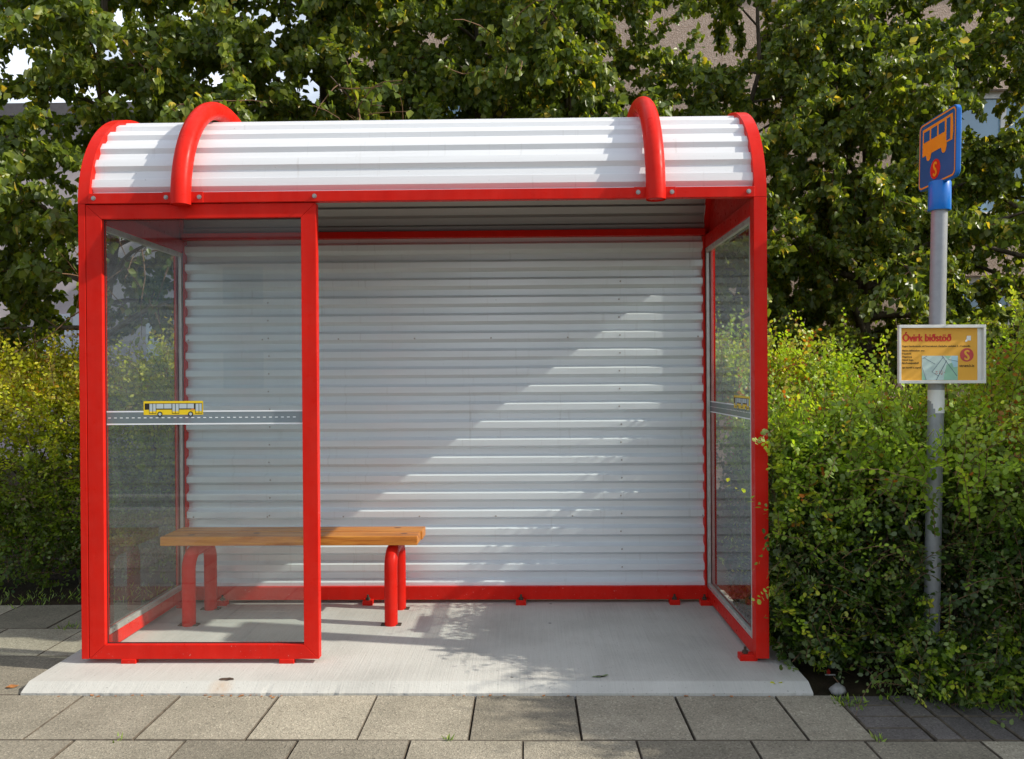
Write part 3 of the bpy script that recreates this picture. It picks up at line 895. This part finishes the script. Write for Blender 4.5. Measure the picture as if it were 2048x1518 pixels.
def tree(name, label, base, H, z0, R, nl, seed, trunk_r=.06, lean=(0,0), dens=1., floor=1.0, asym=None, zmax=4.9, group='leafy trees behind the shelter', leaf=.053, reuse=None):
    rg = np.random.default_rng(seed)
    root = empty(name, (base[0], base[1], 0), label, 'tree', group)
    B = np.array((base[0], base[1], 0.))
    nt_ = 14
    tz = np.linspace(0, H, nt_)
    wob = np.cumsum(rg.normal(0, .035, (nt_,2)), axis=0)
    tp = np.stack([B[0]+lean[0]*tz+wob[:,0], B[1]+lean[1]*tz+wob[:,1], tz-.03], 1)
    tr = trunk_r*(1-.75*tz/H)
    mb = MB(); mb.tube([tuple(p) for p in tp], list(tr), 8); trunk = mb.build('trunk', BARK, root)
    bb = MB(); tw_ = MB()
    LP, LD = [], []
    for i in range(nl):
        z = z0 + (H-z0)*((i+rg.random())/nl)**1.15
        p = np.array([np.interp(z, tz, tp[:,0]), np.interp(z, tz, tp[:,1]), z])
        az = i*2.4 + rg.normal(0,.4)
        out = np.array((math.cos(az), math.sin(az), 0))
        ln_ = R*(.65+.5*rg.random())*(1-.45*max(0,(z-z0))/(H-z0))
        if asym is not None: ln_ *= 1+asym[2]*max(-.5, out[0]*asym[0]+out[1]*asym[1])
        d = norm(out*.85 + np.array((0,0,.25+.45*rg.random())))
        k = 9; pts = [p]
        for s in range(k):
            d = norm(d + rg.normal(0,.10,3) + np.array((0,0,-.055)) )
            p = p + d*ln_/k; pts.append(p)
        pts = np.array(pts)
        r0 = min(.032, np.interp(z, tz, tr)*.6)*(.6+.4*ln_/R)
        bb.tube([tuple(q) for q in pts], [max(.003, r0*(1-.85*s/k)) for s in range(k+1)], 6, caps=False)
        ns = int(5 + 8*ln_/R*dens)
        for j in range(ns):
            t = .22 + .78*(j+rg.random())/ns
            i0 = min(int(t*k), k-1); f = t*k-i0
            p2 = pts[i0]*(1-f)+pts[i0+1]*f
            dl = norm(pts[i0+1]-pts[i0])
            d2 = norm(dl*.5 + rg.normal(0,.6,3) + out*.2)
            l2 = (.28+.42*rg.random())*(1.15-.5*t)*min(1.2,R/1.0)
            sp = [p2]; m_ = 6
            for s in range(m_):
                d2 = norm(d2 + rg.normal(0,.12,3) + np.array((0,0,-.07)))
                p2 = p2 + d2*l2/m_; sp.append(p2)
            sp = np.array(sp)
            if in_shelter(sp).any(): continue
            tw_.tube([tuple(q) for q in sp], [.0045-.0028*s/m_ for s in range(m_+1)], 4, caps=False)
            nlv = int(l2/.0038*dens)
            tt = rg.random(nlv)**.8*m_
            ii = np.minimum(tt.astype(int), m_-1); ff_ = (tt-ii)[:,None]
            LP.append(sp[ii]*(1-ff_)+sp[ii+1]*ff_ + rg.normal(0,.021,(nlv,3)))
            LD.append(np.tile(d2, (nlv,1)))
    LP = np.concatenate(LP); LD = np.concatenate(LD)
    ok = ~in_shelter(LP) & (LP[:,2] > floor + rg.normal(0,.15,len(LP))) & (LP[:,2] < zmax)
    ok &= ~((LP[:,0] < -3.3) & (LP[:,2] > 3.5) & (rg.random(len(LP)) < .55))
    # keep a sunny gap over the left hedge
    tsh = (LP[:,2]-1.15)/.73
    gx_, gy_ = LP[:,0]-tsh, LP[:,1]+.17*tsh
    ok &= ~((gy_ > 4.5) & (gy_ < 5.3) & (gx_ > -3.9) & (gx_ < -1.8) & (rg.random(len(LP)) < .96))
    LP, LD = LP[ok], LD[ok]; n = len(LP)
    dirs = norm(rg.normal(0,.55,(n,3)) + LD*.35 + np.array((0,0,-.75)))
    nr = norm(rg.normal(0,.75,(n,3)) + np.array((.3,-.55,.35)))
    tint = np.clip(rg.beta(2.0,3.2,n)*.95, 0, .9)
    old = rg.random(n) < .035; tint[old] = .92+.08*rg.random(old.sum())
    size = leaf*(.62+.62*rg.random(n))
    br = bb.build('limbs', BARK, trunk); tg = tw_.build('twigs', TWIG, trunk)
    leaf_mesh('crown', LP, dirs, nr, size, tint, POPLAR, root, (base[0],base[1],2.6))
    return root, n

cnt = {}; TREE_ROOTS = []
TREES = [
 # base x, y, H, z0, R, limbs, seed, r, lean, dens, floor, asym
 ((-4.6,5.35), 4.4, 1.5, 1.35, 30, 3, .06, (.02,-.01), 1.1, 1.35, (.3,-1,.25), 'leafy tree farthest left whose low branches hang in front of the lilac building'),
 ((-2.85,5.4), 4.8, 1.5, 1.25, 34, 14, .05, (.0,-.02), 1.1, 1.45, (-.2,-1,.3), 'leafy tree above the left end of the white roof and the red arch'),
 ((-1.65,5.75), 5.0, 1.9, 1.35, 34, 25, .06, (.01,.0), 1.15, 1.9, (0,-1,.2), 'dense dark tree behind the left red hoop of the shelter roof'),
 ((-.35,5.95), 5.0, 1.9, 1.35, 32, 33, .055, (.0,-.01), 1.1, 1.9, (0,-1,.2), 'leafy tree behind the middle of the white barrel roof'),
 ((.55,5.95), 4.9, 1.7, 1.3, 30, 41, .05, (-.03,-.01), 1.05, 1.7, (0,-1,.25), 'forked tree with thin limbs just left of the right red hoop'),
 ((1.80,6.5), 4.9, 1.2, 1.3, 32, 52, .042, (.0,.0), 1.15, 1.0, (0,-1,.2), 'slim tree standing right behind the right end of the shelter'),
 ((2.75,6.45), 5.0, 1.3, 1.35, 40, 61, .075, (.0,.0), 1.15, 1.0, (0,-1,.2), 'tall tree with the thickest trunk between the shelter and the bus stop pole'),
 ((4.35,6.8), 4.9, 1.4, 1.45, 34, 75, .06, (-.02,-.01), 1.1, 1.25, (-.4,-1,.2), 'leafy tree at the right edge behind the blue bus sign'),
]
for (b, H, z0, R, nl, seed, r, ln_, de, fl, asy, lab) in TREES:
    rt_, n = tree('leafy_tree', lab, b, H, z0, R, nl, seed, r, ln_, de, fl, asy)
    cnt[lab] = n; TREE_ROOTS.append(rt_)

# ------------------------------------------------------------------ hedges
def hedge(name, label, surf, n_clump, seed, material, tints, reject, leaf=.026, per_clump=14, core=None, lv=(11,20), group=None, branches=None):
    """surf(rg, n) -> clump centres, outward directions, radius"""
    rg = np.random.default_rng(seed)
    C, Nn, Rr = surf(rg, n_clump)
    P_, D_, N_, S_, T_ = [], [], [], [], []
    tw_ = MB()
    for c, nn, rad in zip(C, Nn, Rr):
        kk = int(per_clump*(.6+.8*rg.random()))
        hue = rg.random()
        for q_ in range(kk):
            d = norm(nn*.75 + np.array((0,0,.22)) + rg.normal(0,.55,3))
            p = c + rg.normal(0,rad*.45,3) - nn*rad*.4
            l = rad*(.8+1.7*rg.random()**1.5)
            m_ = 5; sp = [p]
            for s in range(m_):
                d = norm(d + rg.normal(0,.12,3) + np.array((0,0,.03-.045*s)))
                p = p + d*l/m_; sp.append(p)
            sp = np.array(sp)
            if reject(sp).any(): continue
            if q_ % 2 == 0: tw_.tube([tuple(x) for x in sp], [.0022-.0012*s/m_ for s in range(m_+1)], 3, caps=False)
            nl = rg.integers(*lv)
            tt = (np.arange(nl)+.6)/nl*m_
            ii = np.minimum(tt.astype(int), m_-1); f = (tt-ii)[:,None]
            lp = sp[ii]*(1-f)+sp[ii+1]*f
            ax = norm(sp[ii+1]-sp[ii])
            sd = norm(np.cross(ax, rg.normal(0,1,3)))
            sg = np.where(np.arange(nl)%2==0, 1, -1)[:,None]
            ld = norm(ax*.55 + sd*sg*.75 + rg.normal(0,.25,(nl,3)))
            ln_ = norm(np.cross(ax, sd*sg) * sg + np.array((0,-.2,.5)) + rg.normal(0,.35,(nl,3)))
            P_.append(lp); D_.append(ld); N_.append(ln_)
            S_.append(leaf*(.55+.6*rg.random(nl))*(1-.3*tt/m_))
            T_.append(np.clip(tints(rg, c, hue, tt/m_, nl), 0, 1))
    P_, D_, N_, S_, T_ = map(np.concatenate, (P_, D_, N_, S_, T_))
    ok = ~reject(P_) & (P_[:,2] > .01)
    P_, D_, N_, S_, T_ = P_[ok], D_[ok], N_[ok], S_[ok], T_[ok]
    org = C.mean(axis=0); org[2] = 0
    root = empty(name, tuple(org), label, 'hedge', group)
    leaf_mesh('foliage', P_, D_, N_, S_, T_, material, root, tuple(org), shape=5, width=.95)
    tw_.build('twigs', TWIG, root)
    if branches:
        bm_ = MB()
        for i in range(branches[0]):
            a = branches[1](rg)
            if reject(np.array(a)).any(): continue
            bm_.tube(a, [.011,.009,.007,.004], 5, caps=False)
        bm_.build('stems', BARK, root)
    return len(P_)

# right hedge: front edge y = fr(x), top z = ht(x, y)
def frR_(x): return np.interp(x, [1.06,1.16,1.30,1.7,2.0,2.4,3.2,5.5], [3.60,3.42,3.22,3.04,2.90,2.58,2.12,2.0])
def htR_(x, y): 
    h = np.interp(x, [1.0,1.4,2.0,2.35,2.8,3.3,5.5], [1.22,1.24,1.27,1.38,1.88,2.3,2.4])
    e = np.clip((y-frR_(x))/.75, 0, 1)
    k_ = np.interp(x, [2.0,2.4], [1,0])
    lowf = .79+.31*np.clip((y-4.1)/.4, 0, 1)
    return h*(k_*lowf + (1-k_)*(.80+.20*np.sqrt(e))) + (.10-.05*k_)*np.sin(x*7+y*5)*np.sin(y*6-x*3)
def surfR(rg, n):
    C, Nn, R_ = [], [], []
    nf = int(n*.56)
    for i in range(nf):                               # front face and inside of it
        x = 1.08 + 3.4*rg.random()**1.3
        y = frR_(x); h = float(htR_(x, y+.15)); z = .03 + (h-.03)*rg.random()
        rec = .36*np.interp(x, [1.2,1.4,1.92,2.1], [0,1,1,.1])*np.interp(z, [.08,.28], [0,1])
        rec += .46*max(0, math.sin(x*9.1+1.3*math.sin(z*5))*math.sin(z*8.3+x*2.1)+.12)*(1 if z < 1.0 else .4)
        bul = .10*math.sin(z*5.2+x*4) + .06*math.sin(x*11+z*3)
        inn = abs(rg.normal(0,.17)) + rec
        C.append((x, y+.04+inn-bul-.16*math.sin(P*min(1,z/h))*(x>1.5)+.06, z)); Nn.append(norm(np.array((-.25 if x < 1.3 else 0,-1,.25+.5*z/h)))); R_.append(.13+.05*rg.random())
    for i in range(n-nf):                             # top and back
        x = 1.08 + 4.0*rg.random()**1.5; y = frR_(x)+.1+rg.random()**1.2*1.45
        z = float(htR_(x,y)) - abs(rg.normal(0,.12)) - (rg.random() < .3)*rg.random()*.7
        C.append((x,y,z)); Nn.append(norm(np.array((-.2*(x<1.3),-.45,1.)))); R_.append(.13+.06*rg.random())
    for i in range(20):                               # sprays leaning round the corner post
        C.append((1.075+.05*rg.random(), 3.40+.09*rg.random(), .08+.95*rg.random())); Nn.append(norm(np.array((-.45,-.8,.1)))); R_.append(.09)
    for i in range(26):                               # low growth in front of the pole foot
        C.append((1.52+.42*rg.random(), 3.10+.12*rg.random(), .02+.13*rg.random())); Nn.append(norm(np.array((0,-.6,.6)))); R_.append(.09)
    return np.array(C), np.array(Nn), np.array(R_)
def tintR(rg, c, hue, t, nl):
    base = .02 + .24*hue + .20*t + .42*np.clip((c[2]-.5)/.6, 0, 1) + rg.normal(0,.05) + rg.normal(0,.04,nl)  # height term paints shade into low leaves and sunlight into the top
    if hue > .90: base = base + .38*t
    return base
def rejR(p):
    return (p[:,0] < XR+.02) & (p[:,1] > 3.40) & (p[:,1] < 4.7) | ((p[:,0]-1.70)**2 + (p[:,1]-3.30)**2 < .075**2) & (p[:,2] < 2) | (p[:,0] > 1.38) & (p[:,0] < 1.98) & (p[:,2] > 1.19) & (p[:,1] < 3.34)
def stemR(rg):
    x = 1.45+3.2*rg.random(); y = frR_(x)+.45+.9*rg.random()
    p = np.array((x,y,-.02)); d = norm(rg.normal(0,.2,3)+np.array((.15,-.1,1))); a = [tuple(p)]
    for s in range(3):
        d = norm(d+rg.normal(0,.2,3)); p = p+d*.36; a.append(tuple(p))
    return a
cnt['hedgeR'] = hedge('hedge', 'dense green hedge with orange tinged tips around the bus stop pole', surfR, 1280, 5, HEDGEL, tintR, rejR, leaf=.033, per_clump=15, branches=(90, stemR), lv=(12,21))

# left hedge, running behind the shelter
def surfL(rg, n):
    C, Nn, R_ = [], [], []
    for i in range(n):
        u = rg.random()
        x = -1.65 - 4.3*rg.random()**1.25 if u < .84 else -1.7 + 2.75*rg.random()
        top = 1.27 + .10*math.sin(x*3.1) + .05*math.sin(x*9)
        if x > -2.3: top += .16
        yf_ = 4.86 + .06*math.sin(x*4)
        if rg.random() < .62:
            z = .12 + (top-.1)*rg.random(); y = yf_ + abs(rg.normal(0,.12)) - .10*math.sin(P*min(1,z/top)) + .05*math.sin(z*7+x*5)
            nn = (0,-1,.3+.5*z/top)
        else:
            y = yf_ + 1.0*rg.random(); z = top - abs(rg.normal(0,.08)); nn = (0,-.4,1)
        C.append((x,y,z)); Nn.append(norm(np.array(nn))); R_.append(.13+.06*rg.random())
    return np.array(C), np.array(Nn), np.array(R_)
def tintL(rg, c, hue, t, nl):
    hz = np.clip((c[2]-.30)/.85, 0, 1)  # height factor: shade painted into lower leaves, sun gold into upper ones
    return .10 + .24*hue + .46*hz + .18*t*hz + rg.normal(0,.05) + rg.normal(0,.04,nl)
def rejL(p): return (p[:,0] > XL-.03) & (p[:,0] < XR+.02) & (p[:,1] < 4.47)
def stemL(rg):
    x = -1.7-4*rg.random(); y = 5.0+.7*rg.random()
    p = np.array((x,y,-.02)); d = norm(rg.normal(0,.3,3)+np.array((0,-.2,1))); a = [tuple(p)]
    for s in range(3):
        d = norm(d+rg.normal(0,.2,3)); p = p+d*.36; a.append(tuple(p))
    return a
cnt['hedgeL'] = hedge('hedge', 'yellowing hedge left of the shelter, leaves coloured shade-dark below and sunlit gold on top', surfL, 960, 8, HEDGEY, tintL, rejL, leaf=.034, per_clump=14, branches=(60, stemL), lv=(11,19))

# ------------------------------------------------------------------ buildings behind
b1 = empty('building', (4.0, 9.2, 0), 'brown pebble dash building behind the trees', 'building')
BY = 8.9
mb = MB()
wins = [(-1.0,.55,3.55,4.75),(4.55,6.1,3.0,4.4),(4.6,6.2,1.35,2.35),(7.6,9.2,3.0,4.4)]
xs = sorted({-2.2, 11.0, *[w[0] for w in wins], *[w[1] for w in wins]})
zs_ = sorted({-.05, 6.2, *[w[2] for w in wins], *[w[3] for w in wins]})
for xa_, xb_ in zip(xs[:-1], xs[1:]):
    for za, zb_ in zip(zs_[:-1], zs_[1:]):
        if any(w[0] <= xa_ and xb_ <= w[1] and w[2] <= za and zb_ <= w[3] for w in wins): continue
        mb.face([(xa_,BY,za),(xb_,BY,za),(xb_,BY,zb_),(xa_,BY,zb_)])
for x0,x1,z0_,z1_ in wins:
    r = BY+.14
    mb.face([(x0,BY,z0_),(x0,BY,z1_),(x0,r,z1_),(x0,r,z0_)]); mb.face([(x1,BY,z0_),(x1,r,z0_),(x1,r,z1_),(x1,BY,z1_)])
    mb.face([(x0,BY,z1_),(x1,BY,z1_),(x1,r,z1_),(x0,r,z1_)]); mb.face([(x0,BY,z0_),(x0,r,z0_),(x1,r,z0_),(x1,BY,z0_)])
mb.face([(-2.2,BY,-.05),(-2.2,BY,6.2),(-2.2,17,6.2),(-2.2,17,-.05)]); mb.face([(11,BY,-.05),(11,17,-.05),(11,17,6.2),(11,BY,6.2)])
mb.face([(-2.2,17,-.05),(-2.2,17,6.2),(11,17,6.2),(11,17,-.05)])
mb.build('wall', PEB, b1)
MB().box(-2.4,11.2,BY-.2,17.2,6.2,6.45).build('roof', ROOFD, b1)
for x0,x1,z0_,z1_ in wins:
    f = MB()
    yy_ = BY+.09
    f.box(x0,x1,yy_,yy_+.04,z0_,z0_+.07).box(x0,x1,yy_,yy_+.04,z1_-.07,z1_).box(x0,x0+.07,yy_,yy_+.04,z0_+.07,z1_-.07).box(x1-.07,x1,yy_,yy_+.04,z0_+.07,z1_-.07)
    xm = (x0+x1)/2; f.box(xm-.03,xm+.03,yy_,yy_+.04,z0_+.07,z1_-.07)
    w_ = f.build('window', TRIMW, b1)
    MB().face([(x0,yy_+.025,z0_),(x1,yy_+.025,z0_),(x1,yy_+.025,z1_),(x0,yy_+.025,z1_)]).build('pane', WINGL, w_)
    MB().box(x0-.04,x1+.04,BY-.05,BY-.002,z0_-.06,z0_-.002).build('sill', TRIMW, w_)

b2 = empty('building', (-9, 14, 0), 'lilac grey building with white facade panels behind the left tree', 'building')
BY2 = 13.0
mb = MB().box(-16,-4.0,BY2,20,-.05,5.55); mb.build('wall', PALE, b2)
MB().box(-16.2,-3.8,BY2-.2,20.2,5.55,5.75).build('roof', ROOFD, b2)
for i, x in enumerate((-15.2,-13.4,-11.6,-9.8,-8.0,-6.2)):
    for z_ in ((.6, 2.9) if x < -9 else (.6,)):
        p_ = MB().box(x,x+1.15,BY2-.035,BY2-.003,z_,z_+1.75)
        pn = p_.build('window', PANEL, b2)
        gb = MB()
        for q_ in range(1,4): gb.box(x+q_*.2875-.01,x+q_*.2875+.01,BY2-.045,BY2-.036,z_,z_+1.75)
        for q_ in range(1,5): gb.box(x,x+1.15,BY2-.046,BY2-.0365,z_+q_*.35-.008,z_+q_*.35+.008)
        gb.build('glazing_bar', PALE, pn)

# house and trees across the road (seen mirrored in the shelter glass)
b3 = empty('house', (-6.5, -17, 0), 'pale rendered house across the road from the shelter', 'house')
MB().box(-12,-3.2,-22,-15.5,-.05,5.2).build('wall', PANEL, b3)
MB().prism([(-22.4,5.2),(-15.1,5.2),(-18.75,7.6)], 0, -12.3, -2.9).build('roof', ROOFD, b3)
for x in (-11,-8.6,-6.2):
    for z_ in (.9,3.3):
        w_ = MB().box(x,x+1.3,-15.5+.002,-15.46,z_,z_+1.2).build('window', TRIMW, b3)
        MB().face([(x+.08,-15.455,z_+.08),(x+1.22,-15.455,z_+.08),(x+1.22,-15.455,z_+1.12),(x+.08,-15.455,z_+1.12)]).build('pane', WINGL, w_)

for i, x in enumerate((-2.6, 1.4, 4.6)):
    src = TREE_ROOTS[(1,4,6)[i]]
    c = src.copy(); COL.objects.link(c); c.location = (x, -10.5-.6*i, 0)
    c['label'] = ('leafy tree across the road, nearest the pale house', 'leafy tree across the road facing the middle of the shelter', 'leafy tree across the road facing the bus stop pole')[i]
    c['group'] = 'trees across the road'
    for ch in src.children:
        d = ch.copy(); COL.objects.link(d); d.parent = c
        for gc in ch.children:
            e = gc.copy(); COL.objects.link(e); e.parent = d

# ------------------------------------------------------------------ small things on the ground
def rock(name, x, y, z, r, seed, material, label, cat):
    rg = np.random.default_rng(seed)
    mb = MB(); nu, nv = 12, 7
    ph_ = rg.random(6)*6
    rows_ = []
    for i in range(nv):
        th = P*(i+.02)/(nv-1+.04)
        for j in range(nu):
            a = 2*P*j/nu
            q = 1+.13*math.sin(2*a+ph_[0])+.10*math.sin(3*a+ph_[1]+th*2)+.08*math.sin(4*th+ph_[2])
            mb.v.append((x+r*q*math.sin(th)*math.cos(a)*1.15, y+r*q*math.sin(th)*math.sin(a), z+r*.55*q*math.cos(th)+r*.10*math.sin(5*a+th*3)*math.sin(th)))
    for i in range(nv-1):
        for j in range(nu):
            j2 = (j+1)%nu
            mb.f.append((i*nu+j,(i+1)*nu+j,(i+1)*nu+j2,i*nu+j2)); mb.m.append(0); mb.s.append(True)
    mb.f.append(tuple(range(nu))); mb.m.append(0); mb.s.append(True)
    o = mb.build(name, material, origin=(x,y,z))
    return tag(o, label, cat)
rock('stone', 1.245, 3.235, .004, .033, 4, STONE, 'pale round stone lying beside the right corner of the concrete slab', 'stone')
mb = MB(); mb.box(1.272,1.315,3.442,3.447,ZG,ZG+.004,1)
mb.prism([(1.284,ZG),(1.297,ZG),(1.299,ZG+.012),(1.293,ZG+.02),(1.286,ZG+.016)],1,3.455,3.465,0)
lit = mb.build('litter', [LOGORED, WHITEP], origin=(1.29,3.41,ZG)); tag(lit, 'red and white scrap of litter on the soil behind the pale stone', 'litter')

def dry_leaf(x, y, z, s, az, label, group=None):
    mb = MB(); n = 5
    pts = []
    for (a, b, c) in ((0,0,0),(.3,.32,.10),(.7,.25,.05),(1,0,.12),(.7,-.25,.02),(.3,-.32,.12)):
        pts.append((x+s*(a*math.cos(az)-b*math.sin(az)), y+s*(a*math.sin(az)+b*math.cos(az)), z+s*c))
    mb.face([pts[0],pts[1],pts[2],pts[3]],0,True); mb.face([pts[0],pts[3],pts[4],pts[5]],0,True)
    o = mb.build('dry_leaf', DRYL, origin=(x,y,z), weld=True)
    return tag(o, label, 'leaf', group)
dry_leaf(-2.16, 3.262, .002, .055, .2, 'curled orange leaf on the paving left of the slab corner')
for i in range(34):
    x = random.choice((random.uniform(-1.75,-1.0), random.uniform(-.35,.75), random.uniform(-1.9,1.0)))
    dry_leaf(x, 3.182+random.uniform(-.012,.004), .001, random.uniform(.010,.022), random.uniform(0,6.3), 'tiny brown leaf scrap caught in the joint along the front of the slab', 'leaf scraps along the slab edge')

# moss and weeds in the joints, grass at the hedge foot
def grass(name, spots, seed, label, material=HEDGEL, hgt=.05):
    rg = np.random.default_rng(seed)
    P_, D_ = [], []
    for x, y, r, n in spots:
        a = rg.random(n)*6.28; rr_ = r*np.sqrt(rg.random(n))
        P_.append(np.stack([x+rr_*np.cos(a)*1.6, y+rr_*np.sin(a), np.full(n, ZG)],1))
        D_.append(norm(np.stack([rg.normal(0,.6,n), rg.normal(0,.6,n), np.ones(n)],1)))
    P_, D_ = np.concatenate(P_), np.concatenate(D_); n = len(P_)
    o = leaf_mesh(name, P_, D_, norm(rg.normal(0,1,(n,3))), hgt*(.5+rg.random(n)), .2+.5*rg.random(n), material, None, (0,0,0), 4, .3)
    return tag(o, label, 'grass', kind='stuff')
sp = [(1.24,3.12,.04,70),(1.55,3.17,.1,110),(1.75,3.12,.1,90),(2.0,3.05,.12,120),(2.3,3.02,.12,110),(1.9,3.16,.15,90)]
sp += [(-1.45, 2.795, .008, 9), (-.28, 2.795, .008, 8), (-2.35,4.06,.03,30),(-2.9,4.6,.2,160),(-2.4,4.7,.2,120),(-3.6,4.7,.3,150),(1.22,2.80,.012,12),(1.9,2.80,.03,40)]
grass('grass', sp, 3, 'short grass and moss in paving joints and at the hedge foot', hgt=.035)

# ------------------------------------------------------------------ light, sky, camera
sun_to = Vector((1, -.17, .73)).normalized()
el = math.asin(sun_to.z); az = math.atan2(sun_to.x, sun_to.y)
sd = bpy.data.lights.new('sun', 'SUN'); sd.energy = 5.0; sd.angle = math.radians(.53); sd.color = (1, .935, .82)
so = bpy.data.objects.new('sun', sd); COL.objects.link(so)
so.rotation_euler = sun_to.to_track_quat('Z', 'Y').to_euler()
so.location = (8, -2, 9)

w = bpy.data.worlds.new('World'); SC.world = w; w.use_nodes = True
nt = w.node_tree; nt.nodes.clear()
out = nt.nodes.new('ShaderNodeOutputWorld'); bg = nt.nodes.new('ShaderNodeBackground')
sky = nt.nodes.new('ShaderNodeTexSky'); sky.sky_type = 'NISHITA'; sky.sun_disc = False
sky.sun_elevation = el; sky.sun_rotation = az
sky.air_density = 1.0; sky.dust_density = 2.0; sky.ozone_density = 1.0
# broken bright cloud over the blue
tc = nt.nodes.new('ShaderNodeTexCoord'); mp = nt.nodes.new('ShaderNodeMapping'); mp.inputs['Scale'].default_value = (1,1,2.2)
mp.inputs['Location'].default_value = (.3,.2,.1)
L(nt, tc.outputs['Generated'], mp.inputs['Vector'])
cn = noise(nt, mp.outputs['Vector'], 2.3, 6, .6)
cf = ramp(nt, cn, [(.40, g(.12)), (.62, g(1))])
cm = mixc(nt, cf, sky.outputs['Color'], ramp(nt, noise(nt, mp.outputs['Vector'], 1.1, 3, .5), [(.35, (7.6,8.4,9.6)), (.6, (11.5,12.2,13.2))]))
L(nt, cm, bg.inputs['Color']); bg.inputs['Strength'].default_value = .125
L(nt, bg.outputs[0], out.inputs['Surface'])

yaw, pitch, roll = math.radians(1.0019), math.radians(.1802), math.radians(.388)
r = Vector((math.cos(yaw), math.sin(yaw), 0)); f0 = Vector((-math.sin(yaw), math.cos(yaw), 0)); u0 = Vector((0,0,1))
f1 = f0*math.cos(pitch) - u0*math.sin(pitch); u1 = f0*math.sin(pitch) + u0*math.cos(pitch)
cr = r*math.cos(roll) - u1*math.sin(roll); cu_ = r*math.sin(roll) + u1*math.cos(roll)
cd = bpy.data.cameras.new('camera'); cd.sensor_width = 36; cd.lens = 36*1600/2048; cd.clip_end = 2000; cd.clip_start = .05
co = bpy.data.objects.new('camera', cd); COL.objects.link(co)
M = Matrix((cr, cu_, -f1)).transposed().to_4x4(); M.translation = Vector((0,0,1.27))
co.matrix_world = M
SC.camera = co

SC.view_settings.view_transform = 'Standard'; SC.view_settings.look = 'None'; SC.view_settings.exposure = 0; SC.view_settings.gamma = 1
cy_ = SC.cycles
cy_.use_denoising = True
cy_.max_bounces = 8; cy_.transparent_max_bounces = 16; cy_.diffuse_bounces = 4; cy_.glossy_bounces = 4
cy_.caustics_reflective = False; cy_.caustics_refractive = False
cy_.sample_clamp_indirect = 6
print('LEAVES', cnt)
